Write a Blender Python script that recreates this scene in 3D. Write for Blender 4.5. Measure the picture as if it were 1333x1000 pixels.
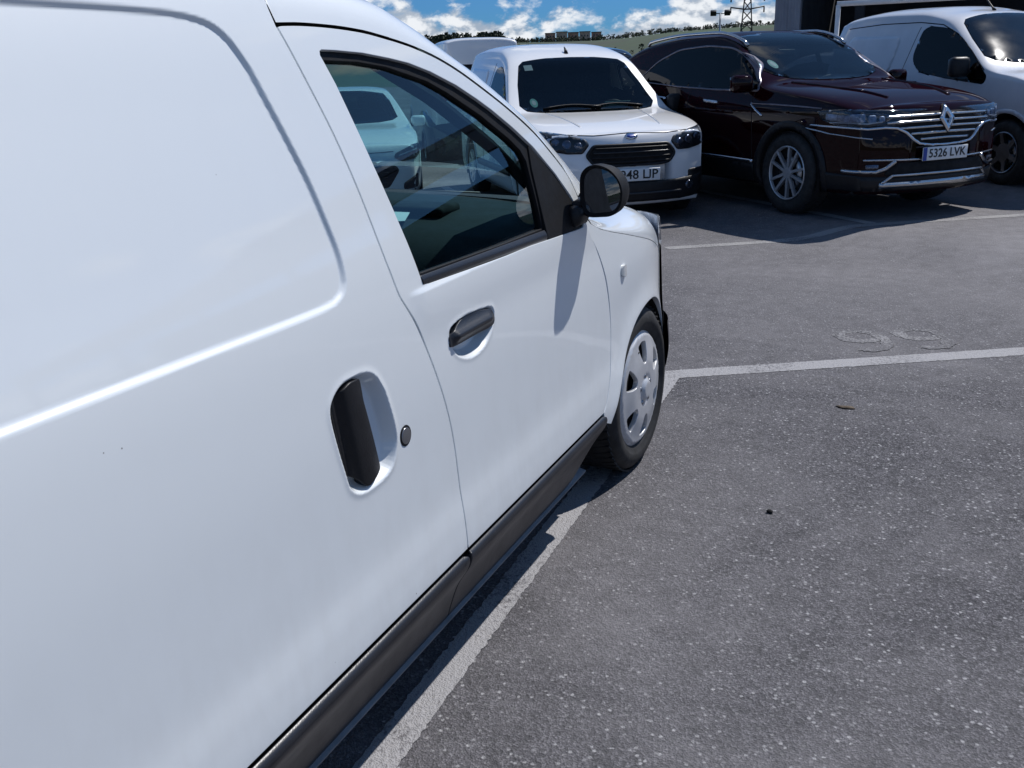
import bpy, bmesh, math, random
import numpy as np
from mathutils import Vector, Matrix
from mathutils.geometry import delaunay_2d_cdt
from mathutils.bvhtree import BVHTree

random.seed(7); np.random.seed(7)
for o in list(bpy.data.objects): bpy.data.objects.remove(o, do_unlink=True)
scene = bpy.context.scene
COL = scene.collection
R = math.radians

# ------------------------------------------------------------------ camera
def cam_axes(yaw, pitch, roll):
    y, p, r = R(yaw), R(pitch), R(roll)
    fw = Vector((-math.sin(y)*math.cos(p), math.cos(y)*math.cos(p), -math.sin(p)))
    rt = Vector((math.cos(y), math.sin(y), 0)); up = rt.cross(fw)
    return rt*math.cos(r)+up*math.sin(r), -rt*math.sin(r)+up*math.cos(r), fw
_rt, _up, _fw = cam_axes(24.814, 18.435, -1.765)
cam_data = bpy.data.cameras.new('camera'); cam = bpy.data.objects.new('camera', cam_data); COL.objects.link(cam)
cam.matrix_world = Matrix(((_rt.x, _up.x, -_fw.x, .938), (_rt.y, _up.y, -_fw.y, 0), (_rt.z, _up.z, -_fw.z, 1.462), (0, 0, 0, 1)))
cam_data.sensor_width = 36; cam_data.lens = 1240.6/1333*36
cam_data.clip_start = .05; cam_data.clip_end = 9000
scene.camera = cam

# ------------------------------------------------------------------ sun, sky, exposure
SUN_AZ, SUN_EL = 28.4, 54            # azimuth from +Y towards +X
s_dir = Vector((math.sin(R(SUN_AZ))*math.cos(R(SUN_EL)), math.cos(R(SUN_AZ))*math.cos(R(SUN_EL)), math.sin(R(SUN_EL))))
sd = bpy.data.lights.new('sun', 'SUN'); sun = bpy.data.objects.new('sun', sd); COL.objects.link(sun)
sd.energy = 4.1; sd.angle = R(.53); sd.color = (1, .965, .93)
sun.rotation_euler = s_dir.to_track_quat('Z', 'Y').to_euler()

world = bpy.data.worlds.new('World'); scene.world = world; world.use_nodes = True
wt = world.node_tree; wn = wt.nodes; wl = wt.links; wn.clear()
def wnode(t, **k):
    n = wn.new(t)
    for a, b in k.items(): setattr(n, a, b)
    return n
wout = wnode('ShaderNodeOutputWorld'); wbg = wnode('ShaderNodeBackground'); wl.new(wbg.outputs[0], wout.inputs[0])
sky = wnode('ShaderNodeTexSky', sky_type='NISHITA'); sky.sun_disc = False
sky.sun_elevation = R(SUN_EL); sky.sun_rotation = R(SUN_AZ); sky.altitude = 600; sky.air_density = 1.0; sky.dust_density = 0; sky.ozone_density = 2.0
wbg.inputs['Strength'].default_value = .095
tc = wnode('ShaderNodeTexCoord')
def wnoise(scale, detail, rough, src, dist=0):
    n = wnode('ShaderNodeTexNoise'); n.inputs['Scale'].default_value = scale; n.inputs['Detail'].default_value = detail
    n.inputs['Roughness'].default_value = rough; n.inputs['Distortion'].default_value = dist; wl.new(src, n.inputs['Vector']); return n.outputs[0]
def wmath(op, a, b=None, c=None, clamp=False):
    n = wnode('ShaderNodeMath', operation=op, use_clamp=clamp)
    for i, v in enumerate((a, b, c)):
        if v is None: continue
        if hasattr(v, 'links'): wl.new(v, n.inputs[i])
        else: n.inputs[i].default_value = v
    return n.outputs[0]
def wmap(v, a, b, c=0, d=1, smooth=True):
    n = wnode('ShaderNodeMapRange', interpolation_type='SMOOTHSTEP' if smooth else 'LINEAR'); wl.new(v, n.inputs['Value'])
    for k, x in (('From Min', a), ('From Max', b), ('To Min', c), ('To Max', d)): n.inputs[k].default_value = x
    return n.outputs[0]
def wmapping(scale, loc):
    n = wnode('ShaderNodeMapping'); n.inputs['Scale'].default_value = scale; n.inputs['Location'].default_value = loc; wl.new(tc.outputs['Generated'], n.inputs[0]); return n.outputs[0]
def wmix(f, a, b, blend='MIX'):
    n = wnode('ShaderNodeMix', data_type='RGBA', blend_type=blend)
    for k, v in (('Factor', f), ('A', a), ('B', b)):
        if hasattr(v, 'links'): wl.new(v, n.inputs[k])
        else: n.inputs[k].default_value = v
    return n.outputs['Result']
sepz = wnode('ShaderNodeSeparateXYZ'); wl.new(tc.outputs['Generated'], sepz.inputs[0]); ez = sepz.outputs['Z']
# bank of cumulus towering a few degrees above the horizon
L0 = (.37, .13, 0)
n1 = wnoise(25, 9, .57, wmapping((1, 1, 1.7), L0), .1); n2 = wnoise(25, 7, .57, wmapping((1, 1, 1.7), (.37, .13, -.012)), .1)
nh = wnoise(3.2, 2, .5, wmapping((1, 1, .2), (.2, .9, 0)))
top = wmap(nh, .30, .70, .024, .092, False)
bank = wmap(wmath('ADD', wmath('SUBTRACT', top, ez), wmath('MULTIPLY', wmath('SUBTRACT', n1, .5), .17)), -.010, .020)
# sparse fair-weather puffs higher up, laid out on a flat layer
pz = wmath('ADD', ez, .12); cx = wmath('DIVIDE', sepz.outputs['X'], pz); cy = wmath('DIVIDE', sepz.outputs['Y'], pz)
cmb = wnode('ShaderNodeCombineXYZ'); wl.new(cx, cmb.inputs[0]); wl.new(cy, cmb.inputs[1])
n3 = wnoise(1.5, 7, .55, cmb.outputs[0], .2)
puff = wmath('MULTIPLY', wmap(n3, .56, .66), wmap(ez, .05, .14))
mask = wmath('MAXIMUM', bank, puff, clamp=True)
shade = wmath('MULTIPLY', wmap(wmath('SUBTRACT', n2, n1), -.075, .085), wmap(ez, .16, .02))
ccol = wmix(shade, (8.2, 8.5, 8.9, 1), (3.3, 4.0, 5.0, 1))
hsv = wnode('ShaderNodeHueSaturation'); hsv.inputs['Saturation'].default_value = 1.12; hsv.inputs['Value'].default_value = .95; wl.new(sky.outputs[0], hsv.inputs['Color'])
tint = wmix(wmap(ez, .0, .45), (.13, .36, .74, 1), (.85, .95, 1, 1))      # deep clear air right down to the horizon
skyc = wmix(1.0, hsv.outputs[0], tint, 'MULTIPLY')
wl.new(wmix(mask, skyc, ccol), wbg.inputs['Color'])

vs = scene.view_settings
scene.display_settings.display_device = 'sRGB'
vs.view_transform = 'Standard'; vs.look = 'None'; vs.exposure = .14; vs.gamma = 1; vs.use_curve_mapping = False
scene.render.engine = 'CYCLES'
scene.cycles.max_bounces = 10; scene.cycles.transparent_max_bounces = 16; scene.cycles.glossy_bounces = 5
scene.cycles.caustics_reflective = False; scene.cycles.caustics_refractive = False; scene.cycles.sample_clamp_indirect = 6

# ------------------------------------------------------------------ materials
MATS = {}
ccw = lambda p: p if area2(p) > 0 else p[::-1]
def nodes_of(name):
    m = bpy.data.materials.new(name); m.use_nodes = True
    nt = m.node_tree; nt.nodes.clear(); MATS[name] = m
    return m, nt
def N(nt, t, inp=None, **k):
    n = nt.nodes.new(t)
    for a, b in k.items(): setattr(n, a, b)
    for a, b in (inp or {}).items():
        if hasattr(b, 'links'): nt.links.new(b, n.inputs[a])
        else: n.inputs[a].default_value = b
    return n
def c4(c): return (c[0], c[1], c[2], 1)
def surf(name, col, rough=.5, metal=0, coat=0, coat_rough=.03, var=.06, scale=14, bump=0, bscale=60, spec=.5, col2=None):
    m, nt = nodes_of(name)
    out = N(nt, 'ShaderNodeOutputMaterial'); b = N(nt, 'ShaderNodeBsdfPrincipled', {'Metallic': metal, 'Coat Weight': coat, 'Coat Roughness': coat_rough, 'Specular IOR Level': spec})
    tcn = N(nt, 'ShaderNodeTexCoord')
    no = N(nt, 'ShaderNodeTexNoise', {'Vector': tcn.outputs['Object'], 'Scale': scale, 'Detail': 5.0, 'Roughness': .6})
    c2 = col2 or tuple(max(0, c*(1-var*2)) for c in col); c1 = col if col2 else tuple(min(1, c*(1+var)) for c in col)
    mr = N(nt, 'ShaderNodeMapRange', {'Value': no.outputs[0], 'From Min': .32, 'From Max': .68})
    mx = N(nt, 'ShaderNodeMix', {'Factor': mr.outputs[0], 'A': c4(c1), 'B': c4(c2)}, data_type='RGBA')
    nt.links.new(mx.outputs['Result'], b.inputs['Base Color'])
    rr = N(nt, 'ShaderNodeMapRange', {'Value': no.outputs[0], 'From Min': .3, 'From Max': .7, 'To Min': rough*.9, 'To Max': min(1, rough*1.1)})
    nt.links.new(rr.outputs[0], b.inputs['Roughness'])
    if bump:
        nb = N(nt, 'ShaderNodeTexNoise', {'Vector': tcn.outputs['Object'], 'Scale': bscale, 'Detail': 3.0})
        bp = N(nt, 'ShaderNodeBump', {'Height': nb.outputs[0], 'Strength': bump, 'Distance': .002}); nt.links.new(bp.outputs[0], b.inputs['Normal'])
    nt.links.new(b.outputs[0], out.inputs[0])
    return m
def glass(name, tint, rough=.0, refl=1.0):
    m, nt = nodes_of(name)
    out = N(nt, 'ShaderNodeOutputMaterial')
    tr = N(nt, 'ShaderNodeBsdfTransparent', {'Color': c4(tint)}); gl = N(nt, 'ShaderNodeBsdfGlossy', {'Roughness': rough, 'Color': (refl, refl, refl, 1)})
    tcn = N(nt, 'ShaderNodeTexCoord'); no = N(nt, 'ShaderNodeTexNoise', {'Vector': tcn.outputs['Object'], 'Scale': 5.0, 'Detail': 3.0})
    rr = N(nt, 'ShaderNodeMapRange', {'Value': no.outputs[0], 'To Min': rough*.6, 'To Max': rough*1.4+.01}); nt.links.new(rr.outputs[0], gl.inputs['Roughness'])
    geo = N(nt, 'ShaderNodeNewGeometry'); ior = N(nt, 'ShaderNodeMapRange', {'Value': geo.outputs['Backfacing'], 'To Min': 1.5, 'To Max': 1/1.5}); fr = N(nt, 'ShaderNodeFresnel', {'IOR': ior.outputs[0]}); mx = N(nt, 'ShaderNodeMixShader', {0: fr.outputs[0], 1: tr.outputs[0], 2: gl.outputs[0]})
    nt.links.new(mx.outputs[0], out.inputs[0]); return m

WHITE = surf('white_paint', (.80, .81, .82), .34, coat=1, coat_rough=.02, var=.012, scale=3)
def van_paint():
    m, nt = nodes_of('white_van_paint'); out = N(nt, 'ShaderNodeOutputMaterial'); tcn = N(nt, 'ShaderNodeTexCoord'); pos = tcn.outputs['Object']
    film = N(nt, 'ShaderNodeTexNoise', {'Vector': pos, 'Scale': 2.2, 'Detail': 6.0, 'Roughness': .65})
    mp_ = N(nt, 'ShaderNodeMapping', {'Vector': pos, 'Scale': (1, 3.2, 1.3)}); run = N(nt, 'ShaderNodeTexNoise', {'Vector': mp_.outputs[0], 'Scale': 5.0, 'Detail': 5.0, 'Roughness': .6})
    spk = N(nt, 'ShaderNodeTexVoronoi', {'Vector': pos, 'Scale': 26.0}); sc_ = N(nt, 'ShaderNodeSeparateColor', {0: spk.outputs['Color']})
    dot = N(nt, 'ShaderNodeMapRange', {'Value': spk.outputs['Distance'], 'From Min': .05, 'From Max': .025}); rare = N(nt, 'ShaderNodeMapRange', {'Value': sc_.outputs[0], 'From Min': .93, 'From Max': .95})
    dk = N(nt, 'ShaderNodeMath', {0: dot.outputs[0], 1: rare.outputs[0]}, operation='MULTIPLY')
    z = N(nt, 'ShaderNodeSeparateXYZ', {0: pos}); low = N(nt, 'ShaderNodeMapRange', {'Value': z.outputs[2], 'From Min': .85, 'From Max': .35, 'To Min': .03, 'To Max': .30})
    gr = N(nt, 'ShaderNodeMapRange', {'Value': run.outputs[0], 'From Min': .42, 'From Max': .72}); g2 = N(nt, 'ShaderNodeMath', {0: gr.outputs[0], 1: low.outputs[0]}, operation='MULTIPLY')
    a = N(nt, 'ShaderNodeMix', {'Factor': g2.outputs[0], 'A': (.745, .785, .81, 1), 'B': (.58, .59, .59, 1)}, data_type='RGBA')
    b_ = N(nt, 'ShaderNodeMix', {'Factor': dk.outputs[0], 'A': a.outputs['Result'], 'B': (.10, .09, .08, 1)}, data_type='RGBA')
    rr = N(nt, 'ShaderNodeMapRange', {'Value': film.outputs[0], 'From Min': .35, 'From Max': .7, 'To Min': .02, 'To Max': .07})
    peel = N(nt, 'ShaderNodeTexNoise', {'Vector': pos, 'Scale': 170.0, 'Detail': 1.0}); bp = N(nt, 'ShaderNodeBump', {'Height': peel.outputs[0], 'Strength': .02, 'Distance': .001})
    b = N(nt, 'ShaderNodeBsdfPrincipled', {'Base Color': b_.outputs['Result'], 'Roughness': .42, 'Coat Weight': 1.0, 'Coat Roughness': rr.outputs[0], 'Coat Normal': bp.outputs[0]}); nt.links.new(b.outputs[0], out.inputs[0]); return m
VANW = van_paint()
MAROON = surf('dark_maroon_paint', (.012, .0008, .0018), .5, metal=.0, coat=.5, coat_rough=.02, var=.1, scale=40, spec=.0)
SILVERP = surf('dull_white_paint', (.62, .63, .66), .36, coat=.9, coat_rough=.06, var=.03, scale=4)
DARKP = surf('black_paint', (.012, .013, .017), .3, coat=1, coat_rough=.03, var=.1, scale=20, spec=0)
FRIT = surf('black_frit', (.005, .005, .006), .6, var=.1, spec=0)
BLUEP = surf('dark_blue_paint', (.012, .018, .035), .3, coat=1, coat_rough=.03, var=.1, scale=20, spec=0)
PLAST = surf('black_plastic', (.010, .0105, .013), .46, var=.15, scale=25, bump=.25, bscale=260, spec=.32)
MATTB = surf('matt_black_plastic', (.008, .0085, .0105), .62, var=.15, scale=25, bump=.3, bscale=260, spec=.18)
SILLM = surf('shaded_sill_paint', (.20, .205, .215), .6, var=.1, spec=.2)  # van's white body paint greyed, shade on the sill put into the colour
BOWL = surf('bright_lamp_bowl', (.50, .55, .64), .3, metal=.1, var=.25, scale=30)
SATIN = surf('satin_trim', (.17, .16, .19), .3, metal=1, var=.1)
STRIPM = surf('grey_black_moulding', (.017, .019, .025), .36, var=.12, scale=12, bump=.2, bscale=220)
RUBBER = surf('rubber', (.012, .012, .013), .6, var=.2, scale=30, bump=.15, bscale=120)
TYREM = surf('tyre_rubber', (.018, .018, .019), .72, var=.3, scale=18, bump=.4, bscale=90)
INNER = surf('dark_underside', (.006, .006, .007), .9, var=.2)
CHROME = surf('chrome', (.62, .63, .66), .14, metal=1, var=.04)
BRIGHT = surf('bright_trim', (.50, .51, .53), .22, metal=1, var=.04)
ALLOY = surf('silver_wheel', (.52, .53, .55), .34, metal=.55, coat=.4, var=.05, scale=20)
COVER = surf('grey_wheel_cover', (.56, .57, .59), .36, metal=.25, coat=.3, var=.05, scale=20)
STEEL = surf('steel_lock', (.35, .36, .38), .3, metal=1, var=.1)
GLASSV = glass('tinted_green_glass', (.48, .70, .72), .0)
GLASSD = glass('dark_car_glass', (.42, .50, .52), .02, .75)
GLASSS = glass('dusty_windscreen_glass', (.42, .50, .52), .05)
GLASSP = glass('privacy_glass', (.10, .11, .12), .0, .6)
LENS = glass('lamp_lens', (.72, .76, .82), .01)
LAMPIN = surf('lamp_reflector', (.16, .17, .21), .18, metal=.8, var=.3, scale=30)
MIRR = surf('mirror_silver', (.78, .80, .82), .01, metal=1, var=.0)
CABIN = surf('cabin_dark_trim', (.022, .023, .026), .7, var=.15, bump=.3, bscale=150)
CABING = surf('cabin_grey_trim', (.10, .115, .13), .6, var=.1, bump=.2, bscale=150)
SEATM = surf('seat_fabric', (.035, .038, .045), .85, var=.2, scale=40, bump=.5, bscale=200)
PAPER = surf('white_paper', (.78, .80, .78), .8, var=.02)
PLATEW = surf('plate_white', (.74, .76, .77), .35, var=.02)
PLATEB = surf('plate_blue', (.02, .06, .32), .4, var=.05)
PLATEK = surf('plate_black', (.012, .012, .014), .5, var=.05)
STICK = surf('green_sticker', (.12, .42, .36), .5, var=.1)
STICKC = surf('pale_sticker', (.55, .62, .62), .5, var=.05)
TAIL = surf('red_tail_lamp', (.42, .015, .012), .15, coat=1, var=.1)
AMBERC = surf('clear_repeater', (.62, .63, .62), .12, coat=1, var=.05)
BRICKF = surf('far_brick', (.50, .27, .19), .9, var=.15, scale=.2)
PLASTERF = surf('far_plaster', (.55, .38, .29), .9, var=.1, scale=.2)
ROOFF = surf('far_roof', (.20, .11, .08), .9, var=.1, scale=.2)
FARWIN = surf('far_window', (.04, .045, .055), .3, var=.1)
WALLG = surf('grey_cladding', (.30, .30, .33), .6, var=.08, scale=2, bump=.1)
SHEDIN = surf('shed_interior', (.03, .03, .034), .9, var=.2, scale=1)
GALV = surf('galvanised_steel', (.40, .42, .44), .4, metal=.6, var=.1)
PIPEW = surf('white_pipe', (.74, .75, .76), .4, var=.04)
LEAFD = surf('dark_leaves', (.030, .042, .020), .85, var=.4, scale=.25)
LEAFD2 = surf('olive_leaves', (.050, .060, .028), .85, var=.4, scale=.25)
BARK = surf('bark', (.10, .075, .05), .9, var=.3, scale=6)

# asphalt: dark binder with pale chips, worn pale patches, fine relief
def asphalt_nodes(nt, tcn):
    pos = tcn.outputs['Object']
    v1 = N(nt, 'ShaderNodeTexVoronoi', {'Vector': pos, 'Scale': 88.0, 'Randomness': 1.0})
    v2 = N(nt, 'ShaderNodeTexVoronoi', {'Vector': pos, 'Scale': 210.0, 'Randomness': 1.0})
    big = N(nt, 'ShaderNodeTexNoise', {'Vector': pos, 'Scale': .55, 'Detail': 4.0, 'Roughness': .6, 'Distortion': .4})
    mid = N(nt, 'ShaderNodeTexNoise', {'Vector': pos, 'Scale': 9.0, 'Detail': 5.0, 'Roughness': .65})
    fine = N(nt, 'ShaderNodeTexNoise', {'Vector': pos, 'Scale': 160.0, 'Detail': 3.0, 'Roughness': .7})
    r1 = N(nt, 'ShaderNodeSeparateColor', {0: v1.outputs['Color']}); r2 = N(nt, 'ShaderNodeSeparateColor', {0: v2.outputs['Color']})
    base = N(nt, 'ShaderNodeMix', {'Factor': N(nt, 'ShaderNodeMapRange', {'Value': fine.outputs[0], 'From Min': .30, 'From Max': .70}).outputs[0], 'A': (.012, .0118, .0145, 1), 'B': (.112, .108, .121, 1)}, data_type='RGBA')
    g2 = N(nt, 'ShaderNodeMapRange', {'Value': r2.outputs[0], 'From Min': .55, 'From Max': 1.0, 'To Min': 0, 'To Max': .75})
    a = N(nt, 'ShaderNodeMix', {'Factor': g2.outputs[0], 'A': base.outputs['Result'], 'B': (.20, .195, .21, 1)}, data_type='RGBA')
    chip = N(nt, 'ShaderNodeMapRange', {'Value': r1.outputs[1], 'From Min': .86, 'From Max': .93})
    core = N(nt, 'ShaderNodeMapRange', {'Value': v1.outputs['Distance'], 'From Min': .55, 'From Max': .30})
    cm = N(nt, 'ShaderNodeMath', {0: chip.outputs[0], 1: core.outputs[0]}, operation='MULTIPLY')
    cm2 = N(nt, 'ShaderNodeMath', {0: cm.outputs[0], 1: .8}, operation='MULTIPLY')
    b = N(nt, 'ShaderNodeMix', {'Factor': cm2.outputs[0], 'A': a.outputs['Result'], 'B': (.42, .42, .43, 1)}, data_type='RGBA')
    dk = N(nt, 'ShaderNodeMapRange', {'Value': r1.outputs[2], 'From Min': .72, 'From Max': .9, 'To Min': 0, 'To Max': .7})
    b2 = N(nt, 'ShaderNodeMix', {'Factor': dk.outputs[0], 'A': b.outputs['Result'], 'B': (.030, .031, .034, 1)}, data_type='RGBA')
    ws = N(nt, 'ShaderNodeMapRange', {'Value': big.outputs[0], 'From Min': .40, 'From Max': .64, 'To Min': .0, 'To Max': .62})
    mpd = N(nt, 'ShaderNodeMapping', {'Vector': pos, 'Location': (-.35, -1.66, 0), 'Scale': (.20, .20, .2)}); dl = N(nt, 'ShaderNodeVectorMath', {0: mpd.outputs[0]}, operation='LENGTH')
    dn = N(nt, 'ShaderNodeMath', {0: dl.outputs['Value'], 1: big.outputs[0]}, operation='ADD'); dp = N(nt, 'ShaderNodeMapRange', {'Value': dn.outputs[0], 'From Min': 1.2, 'From Max': .55, 'To Min': 0, 'To Max': .7})
    ws = N(nt, 'ShaderNodeMath', {0: ws.outputs[0], 1: dp.outputs[0]}, operation='ADD', use_clamp=True)
    dust = N(nt, 'ShaderNodeMix', {'Factor': ws.outputs[0], 'A': b2.outputs['Result'], 'B': (.195, .188, .197, 1)}, data_type='RGBA')
    md = N(nt, 'ShaderNodeMapRange', {'Value': mid.outputs[0], 'From Min': .3, 'From Max': .7, 'To Min': .82, 'To Max': 1.15})
    fin = N(nt, 'ShaderNodeMix', {'Factor': 1.0, 'A': dust.outputs['Result']}, data_type='RGBA', blend_type='MULTIPLY')
    cmb = N(nt, 'ShaderNodeCombineColor', {0: md.outputs[0], 1: md.outputs[0], 2: md.outputs[0]}); nt.links.new(cmb.outputs[0], fin.inputs['B'])
    h = N(nt, 'ShaderNodeMath', {0: v1.outputs['Distance'], 1: fine.outputs[0]}, operation='ADD')
    h2 = N(nt, 'ShaderNodeMath', {0: h.outputs[0], 1: v2.outputs['Distance']}, operation='ADD')
    bp = N(nt, 'ShaderNodeBump', {'Height': h2.outputs[0], 'Strength': .55, 'Distance': .006})
    return fin.outputs['Result'], bp.outputs[0], mid, fine
def mat_asphalt():
    m, nt = nodes_of('asphalt'); out = N(nt, 'ShaderNodeOutputMaterial'); tcn = N(nt, 'ShaderNodeTexCoord')
    col, nrm, _, _ = asphalt_nodes(nt, tcn)
    b = N(nt, 'ShaderNodeBsdfPrincipled', {'Base Color': col, 'Roughness': .82, 'Normal': nrm, 'Specular IOR Level': .35}); nt.links.new(b.outputs[0], out.inputs[0]); return m
def mat_line(name, cover, tone=(.50, .50, .50)):
    m, nt = nodes_of(name); out = N(nt, 'ShaderNodeOutputMaterial'); tcn = N(nt, 'ShaderNodeTexCoord')
    col, nrm, mid, fine = asphalt_nodes(nt, tcn)
    w1 = N(nt, 'ShaderNodeTexNoise', {'Vector': tcn.outputs['Object'], 'Scale': 55.0, 'Detail': 6.0, 'Roughness': .75})
    w2 = N(nt, 'ShaderNodeTexNoise', {'Vector': tcn.outputs['Object'], 'Scale': 3.0, 'Detail': 3.0})
    w3 = N(nt, 'ShaderNodeMapRange', {'Value': w2.outputs[0], 'To Min': .25, 'To Max': .75}); s = N(nt, 'ShaderNodeMath', {0: w1.outputs[0], 1: w3.outputs[0]}, operation='ADD')
    f = N(nt, 'ShaderNodeMapRange', {'Value': s.outputs[0], 'From Min': .90+.4*cover, 'From Max': .74+.4*cover, 'To Min': 0, 'To Max': .92})
    mx = N(nt, 'ShaderNodeMix', {'Factor': f.outputs[0], 'A': col, 'B': c4(tone)}, data_type='RGBA')
    b = N(nt, 'ShaderNodeBsdfPrincipled', {'Base Color': mx.outputs['Result'], 'Roughness': .75, 'Normal': nrm}); nt.links.new(b.outputs[0], out.inputs[0]); return m
ASPH = mat_asphalt()
LINEM = mat_line('worn_line_paint', .72, (.34, .335, .345)); LINEFAINT = mat_line('faint_line_paint', .58, (.30, .295, .295))
def mat_field():
    m, nt = nodes_of('hill_grass'); out = N(nt, 'ShaderNodeOutputMaterial'); tcn = N(nt, 'ShaderNodeTexCoord')
    n1 = N(nt, 'ShaderNodeTexNoise', {'Vector': tcn.outputs['Object'], 'Scale': .006, 'Detail': 5.0}); n2 = N(nt, 'ShaderNodeTexNoise', {'Vector': tcn.outputs['Object'], 'Scale': .12, 'Detail': 6.0, 'Roughness': .7})
    f = N(nt, 'ShaderNodeMapRange', {'Value': n1.outputs[0], 'From Min': .45, 'From Max': .62})
    a = N(nt, 'ShaderNodeMix', {'Factor': f.outputs[0], 'A': (.036, .070, .020, 1), 'B': (.050, .044, .030, 1)}, data_type='RGBA')
    f2 = N(nt, 'ShaderNodeMapRange', {'Value': n2.outputs[0], 'From Min': .35, 'From Max': .65, 'To Min': 0, 'To Max': .6})
    b_ = N(nt, 'ShaderNodeMix', {'Factor': f2.outputs[0], 'A': a.outputs['Result'], 'B': (.020, .030, .013, 1)}, data_type='RGBA')
    b = N(nt, 'ShaderNodeBsdfPrincipled', {'Base Color': b_.outputs['Result'], 'Roughness': .9}); nt.links.new(b.outputs[0], out.inputs[0]); return m
FIELD = mat_field()

# ------------------------------------------------------------------ mesh helpers
def link(name, me, mat=None, parent=None):
    o = bpy.data.objects.new(name, me); COL.objects.link(o)
    if mat is not None and me is not None: me.materials.append(mat)
    if parent is not None: o.parent = parent
    return o
def empty(name, label, cat, loc=(0, 0, 0), rotz=0, group=None):
    o = bpy.data.objects.new(name, None); COL.objects.link(o); o.empty_display_size = .3
    o.location = loc; o.rotation_euler = (0, 0, rotz); o['label'] = label; o['category'] = cat
    if group: o['group'] = group
    return o
def tag(o, label, cat, group=None, kind=None):
    o['label'] = label; o['category'] = cat
    if group: o['group'] = group
    return o
def setting(o): o['kind'] = 'structure'; return o
def mesh(name, V, F, smooth=True, normals=None):
    me = bpy.data.meshes.new(name); me.from_pydata([tuple(v) for v in V], [], [tuple(f) for f in F]); me.update()
    if smooth: me.polygons.foreach_set('use_smooth', [True]*len(me.polygons))
    if normals is not None: me.normals_split_custom_set_from_vertices([tuple(n) for n in normals])
    return me
def bm_mesh(name, bm, smooth=False):
    me = bpy.data.meshes.new(name); bm.normal_update(); bm.to_mesh(me); bm.free()
    if smooth: me.polygons.foreach_set('use_smooth', [True]*len(me.polygons))
    return me
def box_bm(bm, c, s, M=None):
    r = bmesh.ops.create_cube(bm, size=1)
    mat = Matrix.Translation(c) @ (M if M else Matrix()) @ Matrix.Diagonal((s[0], s[1], s[2], 1))
    bmesh.ops.transform(bm, matrix=mat, verts=r['verts']); return r['verts']
def box(name, c, s, mat, parent=None, bevel=.0, M=None, seg=2, smooth=False):
    bm = bmesh.new(); box_bm(bm, c, s, M)
    if bevel: bmesh.ops.bevel(bm, geom=bm.edges[:], offset=bevel, segments=seg, profile=.5, affect='EDGES')
    return link(name, bm_mesh(name, bm, smooth or bevel > 0), mat, parent)
def tube_bm(bm, pts, r, n=10, closed=False):
    P = [Vector(p) for p in pts]; rings = []
    rad = r if hasattr(r, '__len__') else [r]*len(P)
    for i, p in enumerate(P):
        a = P[(i-1) % len(P)] if (i > 0 or closed) else P[i]; b = P[(i+1) % len(P)] if (i < len(P)-1 or closed) else P[i]
        t = (b-a).normalized(); u = t.cross(Vector((0, 0, 1)))
        if u.length < 1e-3: u = t.cross(Vector((1, 0, 0)))
        u.normalize(); w = t.cross(u)
        rings.append([bm.verts.new(p+(u*math.cos(2*math.pi*k/n)+w*math.sin(2*math.pi*k/n))*rad[i]) for k in range(n)])
    m = len(rings)
    for i in range(m if closed else m-1):
        A, B = rings[i], rings[(i+1) % m]
        for k in range(n): bm.faces.new((A[k], A[(k+1) % n], B[(k+1) % n], B[k]))
    if not closed: bm.faces.new(rings[0][::-1]); bm.faces.new(rings[-1])
def tube(name, pts, r, mat, parent=None, n=10, closed=False):
    bm = bmesh.new(); tube_bm(bm, pts, r, n, closed); bmesh.ops.recalc_face_normals(bm, faces=bm.faces[:]); return link(name, bm_mesh(name, bm, True), mat, parent)
def lathe_x(prof, n=64):
    """surface of revolution about the X axis; prof = [(x, r)]"""
    V, F = [], []
    for k in range(n):
        a = 2*math.pi*k/n
        for x, r in prof: V.append((x, r*math.cos(a), r*math.sin(a)))
    m = len(prof)
    for k in range(n):
        for i in range(m-1):
            F.append((k*m+i, ((k+1) % n)*m+i, ((k+1) % n)*m+i+1, k*m+i+1))
    return V, F
def cat_rom(pts, n=6, closed=False):
    P = [np.array(p, float) for p in pts]; m = len(P); out = []
    for i in range(m if closed else m-1):
        p0 = P[(i-1) % m] if (closed or i > 0) else 2*P[0]-P[1]; p1 = P[i]; p2 = P[(i+1) % m]; p3 = P[(i+2) % m] if (closed or i+2 < m) else 2*P[-1]-P[-2]
        for k in range(n):
            t = k/n; out.append(.5*((2*p1)+(-p0+p2)*t+(2*p0-5*p1+4*p2-p3)*t*t+(-p0+3*p1-3*p2+p3)*t**3))
    if not closed: out.append(P[-1])
    return [tuple(p) for p in out]
def pchip(xs, ys):
    xs = np.array(xs, float); ys = np.array(ys, float)
    h = np.diff(xs); d = np.diff(ys)/h; m = np.zeros(len(xs))
    m[1:-1] = np.where(d[:-1]*d[1:] > 0, 2*d[:-1]*d[1:]/(d[:-1]+d[1:]+1e-12), 0); m[0] = d[0]; m[-1] = d[-1]
    def f(x):
        x = np.clip(x, xs[0], xs[-1]); i = np.clip(np.searchsorted(xs, x)-1, 0, len(xs)-2); t = (x-xs[i])/h[i]
        return ys[i]*(1+2*t)*(1-t)**2+m[i]*h[i]*t*(1-t)**2+ys[i+1]*t*t*(3-2*t)+m[i+1]*h[i]*t*t*(t-1)
    return f
def sstep(a, b, x):
    t = np.clip((x-a)/(b-a), 0, 1); return t*t*(3-2*t)
def inside(poly, U, V):
    P = np.array(poly); x1, y1 = P[:, 0], P[:, 1]; x2, y2 = np.roll(x1, -1), np.roll(y1, -1)
    r = np.zeros(U.shape, bool)
    for a, b, c, d in zip(x1, y1, x2, y2):
        if b == d: continue
        k = ((b > V) != (d > V)) & (U < (c-a)*(V-b)/(d-b)+a); r ^= k
    return r
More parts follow.
